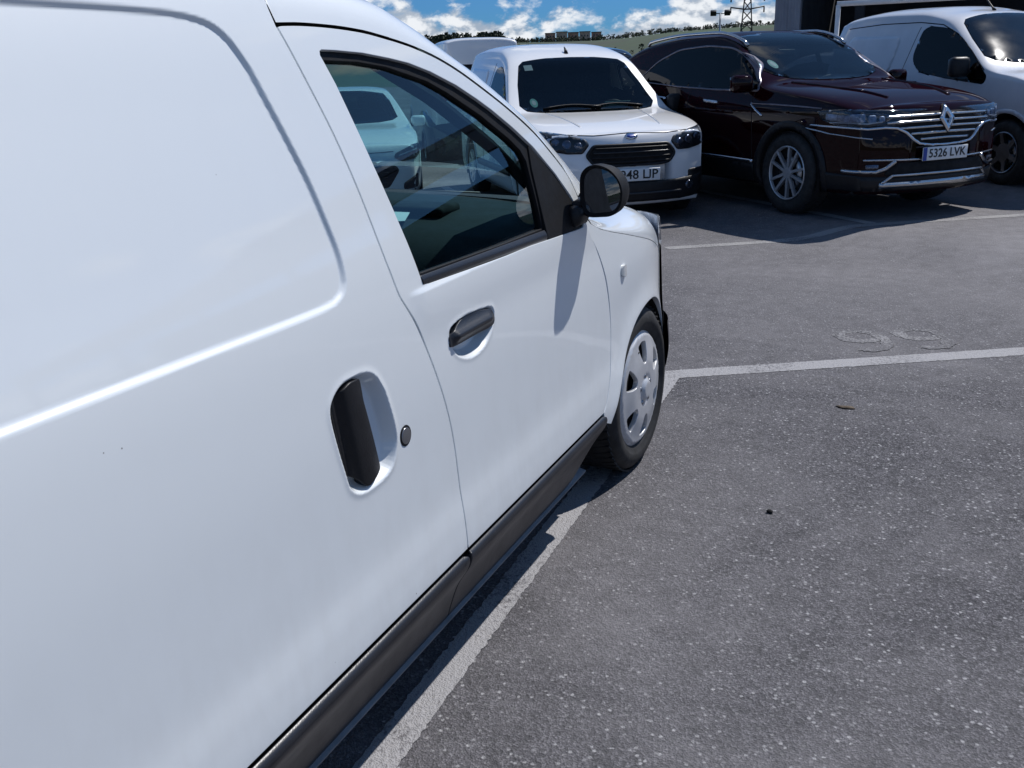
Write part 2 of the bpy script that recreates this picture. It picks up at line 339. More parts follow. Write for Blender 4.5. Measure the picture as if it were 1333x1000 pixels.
def dist(poly, U, V, closed=True):
    P = np.array(poly, float); Q = np.roll(P, -1, 0) if closed else P[1:]
    A = P if closed else P[:-1]; best = np.full(U.shape, 1e9)
    for a, b in zip(A, Q):
        ab = b-a; L = ab@ab+1e-15; t = np.clip(((U-a[0])*ab[0]+(V-a[1])*ab[1])/L, 0, 1)
        best = np.minimum(best, (U-a[0]-t*ab[0])**2+(V-a[1]-t*ab[1])**2)
    return np.sqrt(best)
def sdist(poly, U, V):       # negative inside
    d = dist(poly, U, V); return np.where(inside(poly, U, V), -d, d)
def area2(p):
    P = np.array(p); return np.sum(P[:, 0]*np.roll(P[:, 1], -1)-np.roll(P[:, 0], -1)*P[:, 1])/2
def densify(p, h):
    out = []
    for a, b in zip(p, list(p[1:])+[p[0]]):
        a, b = np.array(a, float), np.array(b, float); k = max(1, int(math.ceil(np.linalg.norm(b-a)/h)))
        for i in range(k): out.append(tuple(a+(b-a)*i/k))
    return out
def inset(poly, d):
    """shift a polygon inwards by d (outwards if negative)"""
    P = np.array(poly, float); s = 1 if area2(P) > 0 else -1
    a = np.roll(P, 1, 0); b = np.roll(P, -1, 0)
    e1 = P-a; e2 = b-P
    n1 = np.stack([-e1[:, 1], e1[:, 0]], 1)*s; n2 = np.stack([-e2[:, 1], e2[:, 0]], 1)*s
    n1 /= np.linalg.norm(n1, axis=1)[:, None]+1e-12; n2 /= np.linalg.norm(n2, axis=1)[:, None]+1e-12
    n = n1+n2; n /= np.maximum(.35, (np.linalg.norm(n, axis=1)**2/2))[:, None]
    return [tuple(p) for p in P+n*d]
def round_poly(poly, r, n=5):
    P = [np.array(p, float) for p in poly]; out = []; m = len(P)
    for i in range(m):
        p = P[i]; a = P[i-1]-p; b = P[(i+1) % m]-p; la, lb = np.linalg.norm(a), np.linalg.norm(b)
        rr = r[i] if hasattr(r, '__len__') else r
        q = min(rr, la*.48, lb*.48)
        if q < 1e-6: out.append(tuple(p)); continue
        s, e = p+a/la*q, p+b/lb*q
        for k in range(n+1):
            t = k/n; out.append(tuple((1-t)**2*s+2*t*(1-t)*p+t*t*e))
    return out
def triangulate(outer, holes, h, hb, fine=None):
    outer = densify(outer, hb); holes = [densify(q, hb) for q in holes]
    B = np.array(outer); pts = [tuple(p) for p in outer]; edges = [(i, (i+1) % len(outer)) for i in range(len(outer))]; loops = [list(range(len(outer)))]
    for q in holes:
        s = len(pts); pts += [tuple(p) for p in q]; idx = list(range(s, s+len(q))); loops.append(idx); edges += [(s+i, s+(i+1) % len(q)) for i in range(len(q))]
    lo, hi = B.min(0), B.max(0)
    def grid(hh, lo=lo, hi=hi):
        U, V = np.meshgrid(np.arange(lo[0]+hh*.5, hi[0], hh), np.arange(lo[1]+hh*.5, hi[1], hh*.87)); U = U+((np.arange(U.shape[0]) % 2)*hh*.5)[:, None]
        return U.ravel(), V.ravel()
    U, V = grid(h); keep = inside(outer, U, V) & (dist(outer, U, V) > min(h, hb)*.55)
    for q in holes: keep &= ~inside(q, U, V) & (dist(q, U, V) > min(h, hb)*.55)
    if fine:
        for poly, w, hf, closed in fine: keep &= ~(dist(poly, U, V, closed) < w)
    gp = [np.stack([U[keep], V[keep]], 1)]
    for j, (poly, w, hf, closed) in enumerate(fine or []):
        PP = np.array(poly); U, V = grid(hf, np.maximum(lo, PP.min(0)-w), np.minimum(hi, PP.max(0)+w))
        k = (dist(poly, U, V, closed) < w) & inside(outer, U, V) & (dist(outer, U, V) > min(hf, hb)*.5)
        for q in holes: k &= ~inside(q, U, V) & (dist(q, U, V) > min(hf, hb)*.5)
        for (p2, w2, h2, c2) in fine[:j]: k &= ~(dist(p2, U, V, c2) < w2)
        gp.append(np.stack([U[k], V[k]], 1))
    allp = pts+[tuple(p) for p in np.concatenate(gp)]
    vs_, es_, fs_, ov, oe, of = delaunay_2d_cdt([Vector(p) for p in allp], edges, [], 0, 1e-7)
    Vt = np.array([tuple(v) for v in vs_]); Ft = np.array([tuple(f) for f in fs_ if len(f) == 3])
    c = Vt[Ft].mean(1); k = inside(outer, c[:, 0], c[:, 1])
    for q in holes: k &= ~inside(q, c[:, 0], c[:, 1])
    Ft = Ft[k]
    e1 = Vt[Ft[:, 1]]-Vt[Ft[:, 0]]; e2 = Vt[Ft[:, 2]]-Vt[Ft[:, 0]]; neg = e1[:, 0]*e2[:, 1]-e1[:, 1]*e2[:, 0] < 0
    Ft[neg] = Ft[neg][:, ::-1]
    back = {}
    for newi, olds in enumerate(ov):
        for o_ in olds: back[o_] = newi
    return Vt, Ft, [[back[i] for i in L] for L in loops]
def panel(name, outer, holes, func, h, mat, parent, hb=None, fine=None, flange=.016, lip=.0014, mirror=None, nrm=None):
    """thin shell over the (u,v) region; func(U,V)->Nx3; right-handed (u,v) gives the outward normal; edges turn in by `flange`"""
    hb = hb or h*.6
    Vt, Ft, loops = triangulate(outer, holes, h, hb, fine)
    U, W = Vt[:, 0], Vt[:, 1]; P = func(U, W); e = 8e-4
    Nn = np.cross(func(U+e, W)-func(U-e, W), func(U, W+e)-func(U, W-e)); Nn /= np.linalg.norm(Nn, axis=1)[:, None]+1e-15
    V = [P]; NN = [Nn]; F = [tuple(f) for f in Ft]; n0 = len(P)
    if flange:
        for L in loops:
            q = Vt[L]; a, b = np.roll(q, 1, 0), np.roll(q, -1, 0); t = b-a; t /= np.linalg.norm(t, axis=1)[:, None]+1e-12
            s = 1 if area2(q) > 0 else -1
            if L is not loops[0]: s = -s
            o2 = np.stack([t[:, 1], -t[:, 0]], 1)*s          # away from the sheet, in uv
            p0 = P[L]; nn = Nn[L]
            o3 = func(q[:, 0]+o2[:, 0]*1e-3, q[:, 1]+o2[:, 1]*1e-3)-p0; o3 -= nn*np.sum(o3*nn, 1)[:, None]; o3 /= np.linalg.norm(o3, axis=1)[:, None]+1e-12
            r1 = p0+o3*lip*.7-nn*lip*.35; r2 = p0+o3*lip-nn*lip*1.4; r3 = p0+o3*lip-nn*flange
            base = n0+sum(len(x) for x in V[1:]); m = len(L)
            V += [r1, r2, r3]; NN += [nn*.72+o3*.7, o3+nn*.12, o3]
            ids = [list(L), list(range(base, base+m)), list(range(base+m, base+2*m)), list(range(base+2*m, base+3*m))]
            rev = (area2(q) > 0) != (L is loops[0])
            fwd = (area2(q) > 0) if L is loops[0] else not (area2(q) > 0)
            fwd = s > 0 if L is loops[0] else s > 0
            ccw = area2(q) > 0
            for A, B in zip(ids[:-1], ids[1:]):
                for i in range(m):
                    j = (i+1) % m
                    f = (A[i], B[i], B[j], A[j])
                    # loop direction is ccw for outer => outward face order
                    good = ccw if L is loops[0] else (not ccw)
                    F.append(f if good else f[::-1])
    V = np.concatenate(V); NN = np.concatenate(NN); NN /= np.linalg.norm(NN, axis=1)[:, None]+1e-12
    if mirror is not None:
        V = V.copy(); V[:, 0] = 2*mirror-V[:, 0]; NN = NN*np.array([-1, 1, 1]); F = [f[::-1] for f in F]
    return link(name, mesh(name, V, F, True, NN), mat, parent)
def loft(rows, closed_u=False):
    V = [tuple(p) for r in rows for p in r]; n = len(rows[0]); F = []
    for i in range(len(rows)-1):
        for j in range(n if closed_u else n-1): F.append((i*n+j, i*n+(j+1) % n, (i+1)*n+(j+1) % n, (i+1)*n+j))
    return V, F
def fix_out(me, centre):
    """flip the mesh if most faces look at `centre`"""
    s = sum((p.normal.dot(p.center-Vector(centre)))*p.area for p in me.polygons)
    if s < 0: me.flip_normals()
    return me
def text_mesh(txt, size, depth=.0012, name='letters'):
    cu = bpy.data.curves.new('t', 'FONT'); cu.body = txt; cu.size = size; cu.align_x = 'CENTER'; cu.align_y = 'CENTER'; cu.extrude = depth; cu.offset = size*.012; cu.resolution_u = 3
    o = bpy.data.objects.new('t', cu); COL.objects.link(o); dg = bpy.context.evaluated_depsgraph_get()
    me = bpy.data.meshes.new_from_object(o.evaluated_get(dg)); bpy.data.objects.remove(o); me.name = name; return me

# ================================================================== SETTING
def Gz(x, y):
    u = (np.asarray(x, float)+2.26)*.67+(np.asarray(y, float)-9.3)*.742
    return (.09*sstep(.55, 1.2, u)+.11*sstep(2.85, 3.5, u)-.21*sstep(-.78, -1.75, u))*sstep(5.8, 8.6, np.asarray(y, float))
def axis_vals(lo, a, b, hi, fine, coarse):
    return np.concatenate([np.arange(lo, a, coarse), np.arange(a, b, fine), np.arange(b, hi+coarse, coarse)])
xs = axis_vals(-62, -9, 9, 70, .2, 4); ys = axis_vals(-40, -2, 22, 64, .2, 4)
XX, YY = np.meshgrid(xs, ys); ZZ = Gz(XX, YY); GZ = ZZ
V = np.stack([XX.ravel(), YY.ravel(), ZZ.ravel()], 1); nx = len(xs)
F = [(j*nx+i, j*nx+i+1, (j+1)*nx+i+1, (j+1)*nx+i) for j in range(len(ys)-1) for i in range(nx-1)]
setting(link('asphalt_ground', mesh('asphalt_ground', V, F), ASPH))

def ground_z(x, y):      # height of the ground sheet itself (its quads, not the formula)
    i = int(np.clip(np.searchsorted(xs, x)-1, 0, len(xs)-2)); j = int(np.clip(np.searchsorted(ys, y)-1, 0, len(ys)-2))
    u = (x-xs[i])/(xs[i+1]-xs[i]); v = (y-ys[j])/(ys[j+1]-ys[j]); q = GZ[j:j+2, i:i+2]
    return float(max((1-u)*(1-v)*q[0, 0]+u*(1-v)*q[0, 1]+(1-u)*v*q[1, 0]+u*v*q[1, 1], q[0, 0]+u*(q[0, 1]-q[0, 0])+v*(q[1, 1]-q[0, 1]) if u > v else q[0, 0]+v*(q[1, 0]-q[0, 0])+u*(q[1, 1]-q[1, 0]), q[0, 0]+u*(q[0, 1]-q[0, 0])+v*(q[1, 0]-q[0, 0]) if u+v < 1 else q[1, 1]+(1-u)*(q[1, 0]-q[1, 1])+(1-v)*(q[0, 1]-q[1, 1])))
def strip_mesh(p, q, w, lift=.0018, jag=.0022, n=None):
    p, q = np.array(p, float), np.array(q, float); L = np.linalg.norm(q-p); d = (q-p)/L; s = np.array([-d[1], d[0]]); n = n or int(L/.014)
    V = []; rng = np.random.RandomState(int(abs(p[0]*100+p[1]*17)) % 999)
    for i in range(n+1):
        c = p+d*L*i/n
        for k, t in enumerate((-1, -.33, .33, 1)):
            e = c+s*(w/2*t+(rng.randn()*jag if abs(t) == 1 else 0)); V.append((e[0], e[1], ground_z(e[0], e[1])+lift))
    F = [(i*4+k, (i+1)*4+k, (i+1)*4+k+1, i*4+k+1) for i in range(n) for k in range(3)]
    me = mesh('parking_line', V, F)
    if me.polygons[0].normal.z < 0: me.flip_normals()
    return me
setting(link('parking_line', strip_mesh((.076, -2.5), (-.212, 4.36), .092, .0030), LINEM))
setting(link('parking_line', strip_mesh((-.62, 4.13), (6.5, 8.44), .125), LINEM))
setting(link('parking_line', strip_mesh((-9, 2.35), (-1.25, 7.55), .11), LINEFAINT))
setting(link('parking_line', strip_mesh((-1.15, 7.62), (9.0, 14.70), .12, .002), LINEFAINT))
for (a, b) in (((-1.79, 10.8), (.35, 8.72)), ((-5.05, 11.05), (-2.6, 8.0)), ((.35, 13.0), (2.75, 10.55)), ((-7.4, 9.6), (-5.0, 6.4))):
    o_ = setting(link('parking_line', strip_mesh(a, b, .11), LINEM)); o_.location.z = .0022
# worn bay number painted by the near line
def ground_digits():
    bm = bmesh.new()
    for ox in (0, .33):
        ring = []
        for k in range(29):
            a = 2*math.pi*k/28
            ring.append((ox+.105*math.cos(a), .13+.10*math.sin(a)))
        tail = [(ox+.105, .13), (ox+.10, .0), (ox+.05, -.10), (ox-.03, -.135), (ox-.09, -.11)]
        for pts in (ring, cat_rom(tail, 6)):
            prev = None
            for i, p in enumerate(pts):
                a = np.array(pts[max(0, i-1)]); b = np.array(pts[min(len(pts)-1, i+1)]); t = b-a; t = t/np.linalg.norm(t); s = np.array([-t[1], t[0]])*(.034+random.uniform(-.010, .010))
                P = np.array(p); zz = 0 if pts is ring else .0012; cur = (bm.verts.new((*(P+s), zz)), bm.verts.new((*(P-s), zz)))
                if prev: bm.faces.new((prev[0], prev[1], cur[1], cur[0]))
                prev = cur
    me = bm_mesh('painted_number', bm)
    if me.polygons[0].normal.z < 0: me.flip_normals()
    return me
pn = setting(link('painted_number', ground_digits(), mat_line('worn_number_paint', .30, (.30, .295, .30))))
pn.location = (.62, 5.25, .002); pn.rotation_euler = (0, 0, R(26))

# terrain: one sheet from the edge of the lot to the horizon, rising to the ridge seen in the photograph
RIDGE = pchip([-180, -75, -46, -30, -25, -22, -19, -18.4, -16.3, -14.2, -12, -10, 0, 20, 60, 180], [.026, .026, .026, .0262, .0262, .0258, .0260, .0265, .0292, .0312, .0325, .034, .036, .036, .034, .028])
def terrain_h(r, b):
    rise = RIDGE(b)*920*sstep(110, 920, r)**1.15
    far = np.where(r > 920, -(r-920)*.004, 0)
    return -.5-3.0*sstep(62, 130, r)+rise+far+sstep(150, 500, r)*1.8*np.sin(b*.55+r*.011)*np.cos(r*.006)
rs = np.concatenate([np.linspace(0, 60, 4), np.linspace(66, 130, 8), np.linspace(150, 900, 36), np.linspace(920, 1000, 5), np.linspace(1100, 4200, 9)])
bs = np.linspace(-180, 180, 241)
V, F = [], []
for r in rs:
    for b in bs:
        h_ = float(terrain_h(np.array(r), np.array(b))); V.append((.9+r*math.sin(R(b)), r*math.cos(R(b)), h_))
nb = len(bs); F = [(i*nb+j, (i+1)*nb+j, (i+1)*nb+j+1, i*nb+j+1) for i in range(len(rs)-1) for j in range(nb-1)]
me = mesh('hills', V, F); me.flip_normals() if me.polygons[900].normal.z < 0 else None
setting(link('hills', me, FIELD))

def at(bearing, r, dz=0):
    return Vector((.9+r*math.sin(R(bearing)), r*math.cos(R(bearing)), float(terrain_h(np.array(r), np.array(bearing)))+dz))

# far-off wood along the ridge: one mass of leaf clumps on short trunks
def wood(name, spots, mat, lo, hi, leaves=26):
    V, F = [], []
    for (b, r) in spots:
        p = at(b, r, -.3); H = random.uniform(lo, hi); W = H*random.uniform(.35, .6)
        for k in range(leaves):
            a = random.uniform(0, 2*math.pi); q = random.random()**.6; z = random.uniform(.18, 1); w = W*q*(1.15-abs(z-.5))
            c = p+Vector((math.cos(a)*w, math.sin(a)*w, z*H)); s = H*random.uniform(.10, .2)
            i = len(V); n = Vector((random.gauss(0, 1), random.gauss(0, 1), random.gauss(0, .6))).normalized(); u = n.orthogonal().normalized(); v = n.cross(u)
            V += [tuple(c+u*s), tuple(c+v*s*.8), tuple(c-u*s), tuple(c-v*s*.8)]; F.append((i, i+1, i+2, i+3))
        i = len(V); t = H*.03
        V += [tuple(p+Vector(d)) for d in ((-t, 0, 0), (t, 0, 0), (t, 0, H*.6), (-t, 0, H*.6))]; F.append((i, i+1, i+2, i+3))
    o = link(name, mesh(name, V, F, False), mat); o['kind'] = 'stuff'; return o
sp = [(random.uniform(-46, -24.5), random.uniform(840, 935)) for _ in range(520)]
wood('far_woodland', sp, LEAFD, 4.0, 9.5)
sp = [(random.uniform(-24, -6), random.uniform(800, 930)) for _ in range(420)]+[(random.uniform(-24, -9), random.uniform(420, 560)) for _ in range(30)]
wood('far_scrub', sp, LEAFD2, 1.6, 4.6)
sp = [(random.uniform(-33, -22), random.uniform(780, 840)) for _ in range(120)]
wood('far_hedges', sp, LEAFD, 2.0, 4.0)

# apartment blocks on the ridge
def far_block(b, r, w, h_, d, yawoff, m, lab):
    p = at(b, r, -2.0); t = empty('apartment_block', lab, 'apartment block', p, -R(b)+yawoff, 'apartment blocks on the ridge')
    link('wall', bm_mesh('wall', (lambda bm: (box_bm(bm, (0, 0, h_/2), (w, d, h_)), bm)[1])(bmesh.new())), m, t)
    bm = bmesh.new(); box_bm(bm, (0, 0, h_+.25), (w+.8, d+.8, .5)); link('roof', bm_mesh('roof', bm), ROOFF, t)
    bm = bmesh.new()
    for fl in range(int(h_/3.0)):
        for k in range(int(w/2.6)):
            box_bm(bm, (-w/2+1.6+k*2.6, -d/2-.05, 1.9+fl*3.0), (1.2, .16, 1.4))
    o = link('window', bm_mesh('window', bm), FARWIN, t); o['kind'] = 'stuff'
for i, (b, w, h_, m, lab) in enumerate([(-22.05, 8.5, 10.5, BRICKF, 'leftmost reddish brick apartment block on the far ridge'), (-21.40, 9.5, 11.5, PLASTERF, 'second tan apartment block from the left on the far ridge'),
        (-20.75, 9.0, 10.8, BRICKF, 'middle reddish apartment block on the far ridge above the van roof'), (-20.10, 9.0, 11.0, PLASTERF, 'tan apartment block right of the middle on the far ridge'), (-19.45, 8.0, 10.0, BRICKF, 'rightmost reddish apartment block at the end of the far row')]):
    far_block(b, 900, w, h_, 11, R(random.uniform(-6, 6)), m, lab)

# lamp post with two floodlights, and a lattice pylon, far to the right
def lamp_post(b, r, top):
    p = Vector((.9+r*math.sin(R(b)), r*math.cos(R(b)), -.5)); t = empty('lamp_post', 'slim grey lamp post with two floodlights standing against the clouds', 'lamp post', p, -R(b))
    tube('pole', [(0, 0, 0), (0, 0, top)], [.16, .09], GALV, t)
    tube('crossarm', [(-.75, 0, top), (.75, 0, top)], .06, GALV, t)
    for s in (-1, 1): box('floodlight', (s*.72, -.1, top+.05), (.62, .42, .5), PLAST, t, bevel=.05, M=Matrix.Rotation(R(25), 4, 'X'))
lamp_post(-12.63, 110, 6.6)
def pylon(b, r, top):
    p = Vector((.9+r*math.sin(R(b)), r*math.cos(R(b)), -.5)); t = empty('power_pylon', 'dark lattice pylon with side arms rising beside the grey building', 'pylon', p, -R(b))
    bm = bmesh.new(); n = 9
    for sx in (-1, 1):
        for sy in (-1, 1): tube_bm(bm, [(sx*1.0, sy*1.0, 0), (sx*.3, sy*.3, top)], .07, 5)
    for i in range(n):
        z0, z1 = top*i/n, top*(i+1)/n; a0, a1 = 1-.7*i/n, 1-.7*(i+1)/n
        for s in (-1, 1):
            tube_bm(bm, [(-a0, s*a0, z0), (a1, s*a1, z1)], .045, 4); tube_bm(bm, [(a0, s*a0, z0), (-a1, s*a1, z1)], .045, 4)
            tube_bm(bm, [(s*a0, -a0, z0), (s*a1, a1, z1)], .045, 4)
    link('lattice_tower', bm_mesh('lattice_tower', bm), PLAST, t)
    for zz in (top*.80, top*.93): 
        tube('crossarm', [(-1.9, 0, zz+.25), (-.3, 0, zz), (.3, 0, zz), (1.9, 0, zz+.25)], .08, PLAST, t, 5)
        for s in (-1, 1): tube('insulator', [(s*1.85, 0, zz+.2), (s*1.85, 0, zz-.4)], .09, PLAST, t, 6)
pylon(-11.2, 120, 9.2)

# industrial shed at the right edge
def shed():
    t = empty('industrial_shed', 'grey industrial shed with dark open bay behind the parked vans', 'shed', (4.5, 35, 0), R(-2))
    pw = .42
    for k in range(2):       # cladding sheets left of the bay
        x0 = -9.64+k*pw; bm = bmesh.new(); prof = []
        for j in range(11): prof.append((x0+pw*j/10*.985, .03 if (j % 5) in (1, 2) else 0))
        V = [(x, -y, z) for z in (0, 7.2) for (x, y) in prof]; n = len(prof)
        bm.free(); link('cladding_panel', mesh('cladding_panel', V, [(j, j+1, n+j+1, n+j) for j in range(n-1)], False), WALLG, t)
    box('wall', (-9.22, .25, 3.6), (.84, .4, 7.2), WALLG, t)
    box('lintel', (16.6, .1, 6.6), (50.0, .5, 1.2), WALLG, t)  # unseen run to the right added so the van window reflects something dark
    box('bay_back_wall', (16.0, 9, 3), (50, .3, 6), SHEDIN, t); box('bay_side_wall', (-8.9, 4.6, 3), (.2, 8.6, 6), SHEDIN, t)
    box('roof', (16.0, 4.6, 7.4), (51.6, 9.6, .3), WALLG, t)
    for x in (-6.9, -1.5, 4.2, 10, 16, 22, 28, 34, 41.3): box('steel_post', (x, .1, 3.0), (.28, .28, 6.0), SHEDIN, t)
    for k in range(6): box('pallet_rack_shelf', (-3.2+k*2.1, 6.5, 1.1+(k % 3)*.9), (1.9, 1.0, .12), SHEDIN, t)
shed()
t = empty('pipe_barrier', 'white pipe frame with long top rail standing behind the silver van', 'barrier', (-1.66, 22.85, 0), R(0))
tube('post', [(0, 0, 0), (0, 0, 2.5)], .05, PIPEW, t); tube('post', [(7.2, 0, 0), (7.2, 0, 2.52)], .05, PIPEW, t); tube('rail', [(-.03, 0, 2.52), (7.23, 0, 2.54)], .055, PIPEW, t); tube('rail', [(0, 0, 1.4), (7.2, 0, 1.5)], .04, PIPEW, t)

# small things on the asphalt
def scrap(name, lab, cat, x, y, s, mat, flat):
    bm = bmesh.new(); bmesh.ops.create_icosphere(bm, subdivisions=2, radius=1)
    for v in bm.verts: v.co *= 1+random.uniform(-.25, .25)
    bmesh.ops.transform(bm, matrix=Matrix.Diagonal((s[0], s[1], flat, 1)), verts=bm.verts)
    o = link(name, bm_mesh(name, bm, True), mat); o.location = (x, y, float(Gz(x, y))+flat*.8); tag(o, lab, cat); return o
scrap('dry_leaf', 'small dark dry leaf lying on the open asphalt beyond the white line', 'leaf', .618, 4.165, (.040, .018), BARK, .004)
scrap('pebble', 'tiny dark pebble on the asphalt right of the front wheel', 'pebble', .494, 3.01, (.011, .009), INNER, .007)

# ================================================================== THE NEAR PANEL VAN
VB = Vector((-.875, 1.82, 0)); VC = -.875
van = empty('panel_van', 'large white panel van filling the left foreground, side door towards us', 'van', VB, 0)
def xb_(zs, xs_): return pchip(zs, xs_)
XB = pchip([.15, .20, .27, .33, .40, .47, .55, .65, .8, .95, 1.05, 1.2, 1.4, 1.55, 1.65, 1.72, 1.78, 1.82],
           [-.10, -.06, -.03, -.008, .0, -.004, -.0125, -.017, -.0235, -.036, -.049, -.083, -.134, -.178, -.222, -.28, -.38, -.6])
def X(y, z):
    return XB(z)-.25*np.maximum(0, y-3.1)**2.2-.10*np.maximum(0, .0-y)**2
def S(off=0):
    return lambda U, W: np.stack([X(U, W)+off, U, W], 1)
BCUT = [(1.4635, 1.60), (1.4625, 1.572), (1.465, 1.542), (1.498, 1.451), (1.533, 1.35), (1.561, 1.239), (1.582, 1.122), (1.592, 1.077), (1.604, 1.034), (1.624, 1.002), (1.651, .957), (1.692, .861), (1.727, .762), (1.747, .671), (1.755, .56), (1.757, .48), (1.757, .397)]
SEAM = [(1.465, 1.543), (1.535, 1.545), (1.633, 1.543), (1.739, 1.536), (1.82, 1.525), (1.872, 1.517), (1.93, 1.506), (2.011, 1.486), (2.095, 1.458), (2.182, 1.422), (2.315, 1.361), (2.443, 1.292), (2.531, 1.229), (2.602, 1.170), (2.640, 1.12), (2.668, 1.062)]
FCUT = [(2.668, 1.062), (2.676, 1.01), (2.70, .975), (2.752, .918), (2.795, .848), (2.818, .79), (2.838, .696), (2.836, .60), (2.812, .51), (2.757, .43), (2.722, .397)]
WIN = [(1.566, 1.492), (1.569, 1.50), (1.577, 1.503), (1.621, 1.502), (1.715, 1.497), (1.814, 1.486), (1.885, 1.476), (1.969, 1.457), (2.074, 1.425), (2.162, 1.39), (2.225, 1.362), (2.32, 1.314), (2.42, 1.256), (2.525, 1.176), (2.60, 1.105), (2.648, 1.045), (2.652, 1.012), (2.640, 1.004), (2.56, 1.006), (2.393, 1.012), (2.268, 1.017), (2.111, 1.02), (1.896, 1.026), (1.725, 1.031), (1.706, 1.034), (1.698, 1.046), (1.679, 1.126), (1.661, 1.194), (1.614, 1.353), (1.588, 1.439)]
GLS = [(1.584, 1.484), (1.70, 1.480), (1.804, 1.469), (1.956, 1.437), (2.032, 1.411), (2.175, 1.351), (2.301, 1.286), (2.352, 1.253), (2.374, 1.222), (2.376, 1.15), (2.378, 1.042), (2.12, 1.044), (1.712, 1.054), (1.69, 1.135), (1.625, 1.353)]
ARCH = cat_rom([(2.772, .325), (2.843, .40), (2.936, .513), (3.03, .588), (3.13, .632), (3.25, .648), (3.36, .635), (3.46, .59), (3.54, .51), (3.585, .43), (3.60, .345)], 5)
ZST = .397       # top of the side moulding
bc = cat_rom(BCUT[2:], 4)
GAP = .0031

# --- sliding cargo door: pressed panel, handle pocket
RECESS = cat_rom([(.20, 1.572), (.6, 1.570), (.95, 1.566), (1.16, 1.563), (1.262, 1.555), (1.316, 1.535), (1.352, 1.489), (1.378, 1.42), (1.402, 1.35), (1.424, 1.28), (1.441, 1.20), (1.449, 1.149), (1.447, 1.108), (1.437, 1.083), (1.41, 1.065), (1.35, 1.057), (1.102, 1.058), (.698, 1.062), (.2, 1.062), (.14, 1.11), (.13, 1.5)], 4, True)
POCKET = cat_rom([(1.442, .921), (1.471, .906), (1.492, .875), (1.505, .834), (1.516, .78), (1.512, .745), (1.489, .712), (1.445, .700), (1.381, .702), (1.346, .724), (1.334, .763), (1.321, .823), (1.315, .878), (1.327, .903), (1.358, .921), (1.395, .925)], 4, True)
def slide_f(U, W):
    x = X(U, W); d = sdist(RECESS, U, W)
    x = x-.0068*sstep(.0, -.013, d)
    d = sdist(POCKET, U, W); x = x+.0016*np.exp(-(d/.009)**2)-.028*sstep(.003, -.020, d)
    return np.stack([x, U, W], 1)
sl = [(.46, ZST)]+[(y, z) for (y, z) in reversed(bc)]+[(1.4625, 1.572), (1.4625, 1.602), (.46, 1.602)]
sd_ = panel('sliding_door', round_poly(inset(sl, GAP), .0), [], slide_f, .03, VANW, van, hb=.012, fine=[(POCKET, .028, .0042, True), (RECESS, .024, .0045, True)])
HAND = [(1.425, .914), (1.4235, .872), (1.442, .79), (1.458, .722), (1.401, .708), (1.356, .750), (1.347, .80), (1.338, .872), (1.347, .903), (1.385, .917)]
def hand_f(U, W):
    c = 1.398+(.82-W)*.12
    return np.stack([X(U, W)+.003-.012*np.clip(np.abs(U-c)/.055, 0, 1)**2-.010*np.exp(-((U-(1.352+(.88-W)*.1))/.010)**2), U, W], 1)
panel('door_handle', round_poly(HAND, .008), [], hand_f, .008, PLAST, sd_, flange=.026, lip=.003)
def disc(name, y, z, ry, rz, out, mat, parent, mx=None, n=28):
    pts = [(y+ry*math.cos(2*math.pi*k/n), z+rz*math.sin(2*math.pi*k/n)) for k in range(n)]
    return panel(name, pts, [], lambda U, W: np.stack([X(U, W)+out*(1-.35*((U-y)/ry)**2-.35*((W-z)/rz)**2), U, W], 1), .006, mat, parent, flange=.008, lip=.001, mirror=mx)
disc('lock_ring', 1.5505, .755, .0215, .0215, .0012, PLAST, sd_); disc('door_lock', 1.5505, .755, .0165, .0165, .0045, STEEL, sd_)

# --- front door
DPOCK = cat_rom([(1.779, .914), (1.782, .882), (1.80, .856), (1.827, .841), (1.86, .832), (1.90, .831), (1.945, .841), (1.983, .866), (2.004, .893), (2.002, .912), (1.985, .921), (1.94, .926), (1.871, .930), (1.815, .926)], 4, True)
def door_f(U, W):
    x = X(U, W)+.0055*sstep(1.034, 1.018, W)*sstep(.90, 1.005, W)*sstep(1.62, 1.70, U)
    d = sdist(DPOCK, U, W); x = x+.0012*np.exp(-(d/.008)**2)-.030*sstep(.003, -.018, d)
    return np.stack([x, U, W], 1)
def fdoor(mirror=None, mat=VANW):
    out = [(1.757, ZST)]+[(2.722, ZST)]+list(reversed(cat_rom(FCUT, 4)))[1:]+list(reversed(cat_rom(SEAM, 4)))[1:-1]+bc[:-1]
    out = [p for i, p in enumerate(out) if i == 0 or (abs(p[0]-out[i-1][0])+abs(p[1]-out[i-1][1])) > .002]
    if area2(out) < 0: out = out[::-1]
    d = panel('front_door', inset(out, GAP), [WIN], door_f if mirror is None else S(), .03, mat, van, hb=.011, fine=[(DPOCK, .026, .0045, True), ([(1.62, 1.026), (2.66, 1.02)], .016, .006, False)] if mirror is None else None, mirror=mirror)
    panel('window_seal', inset(WIN, .0006), [GLS], S(-.009), .02, MATTB, d, hb=.01, flange=.02, lip=.002, mirror=mirror)
    panel('window_glass', inset(GLS, -.006), [], S(-.019), .05, GLASSV, d, hb=.03, flange=0, mirror=mirror)
    return d
fd = fdoor()
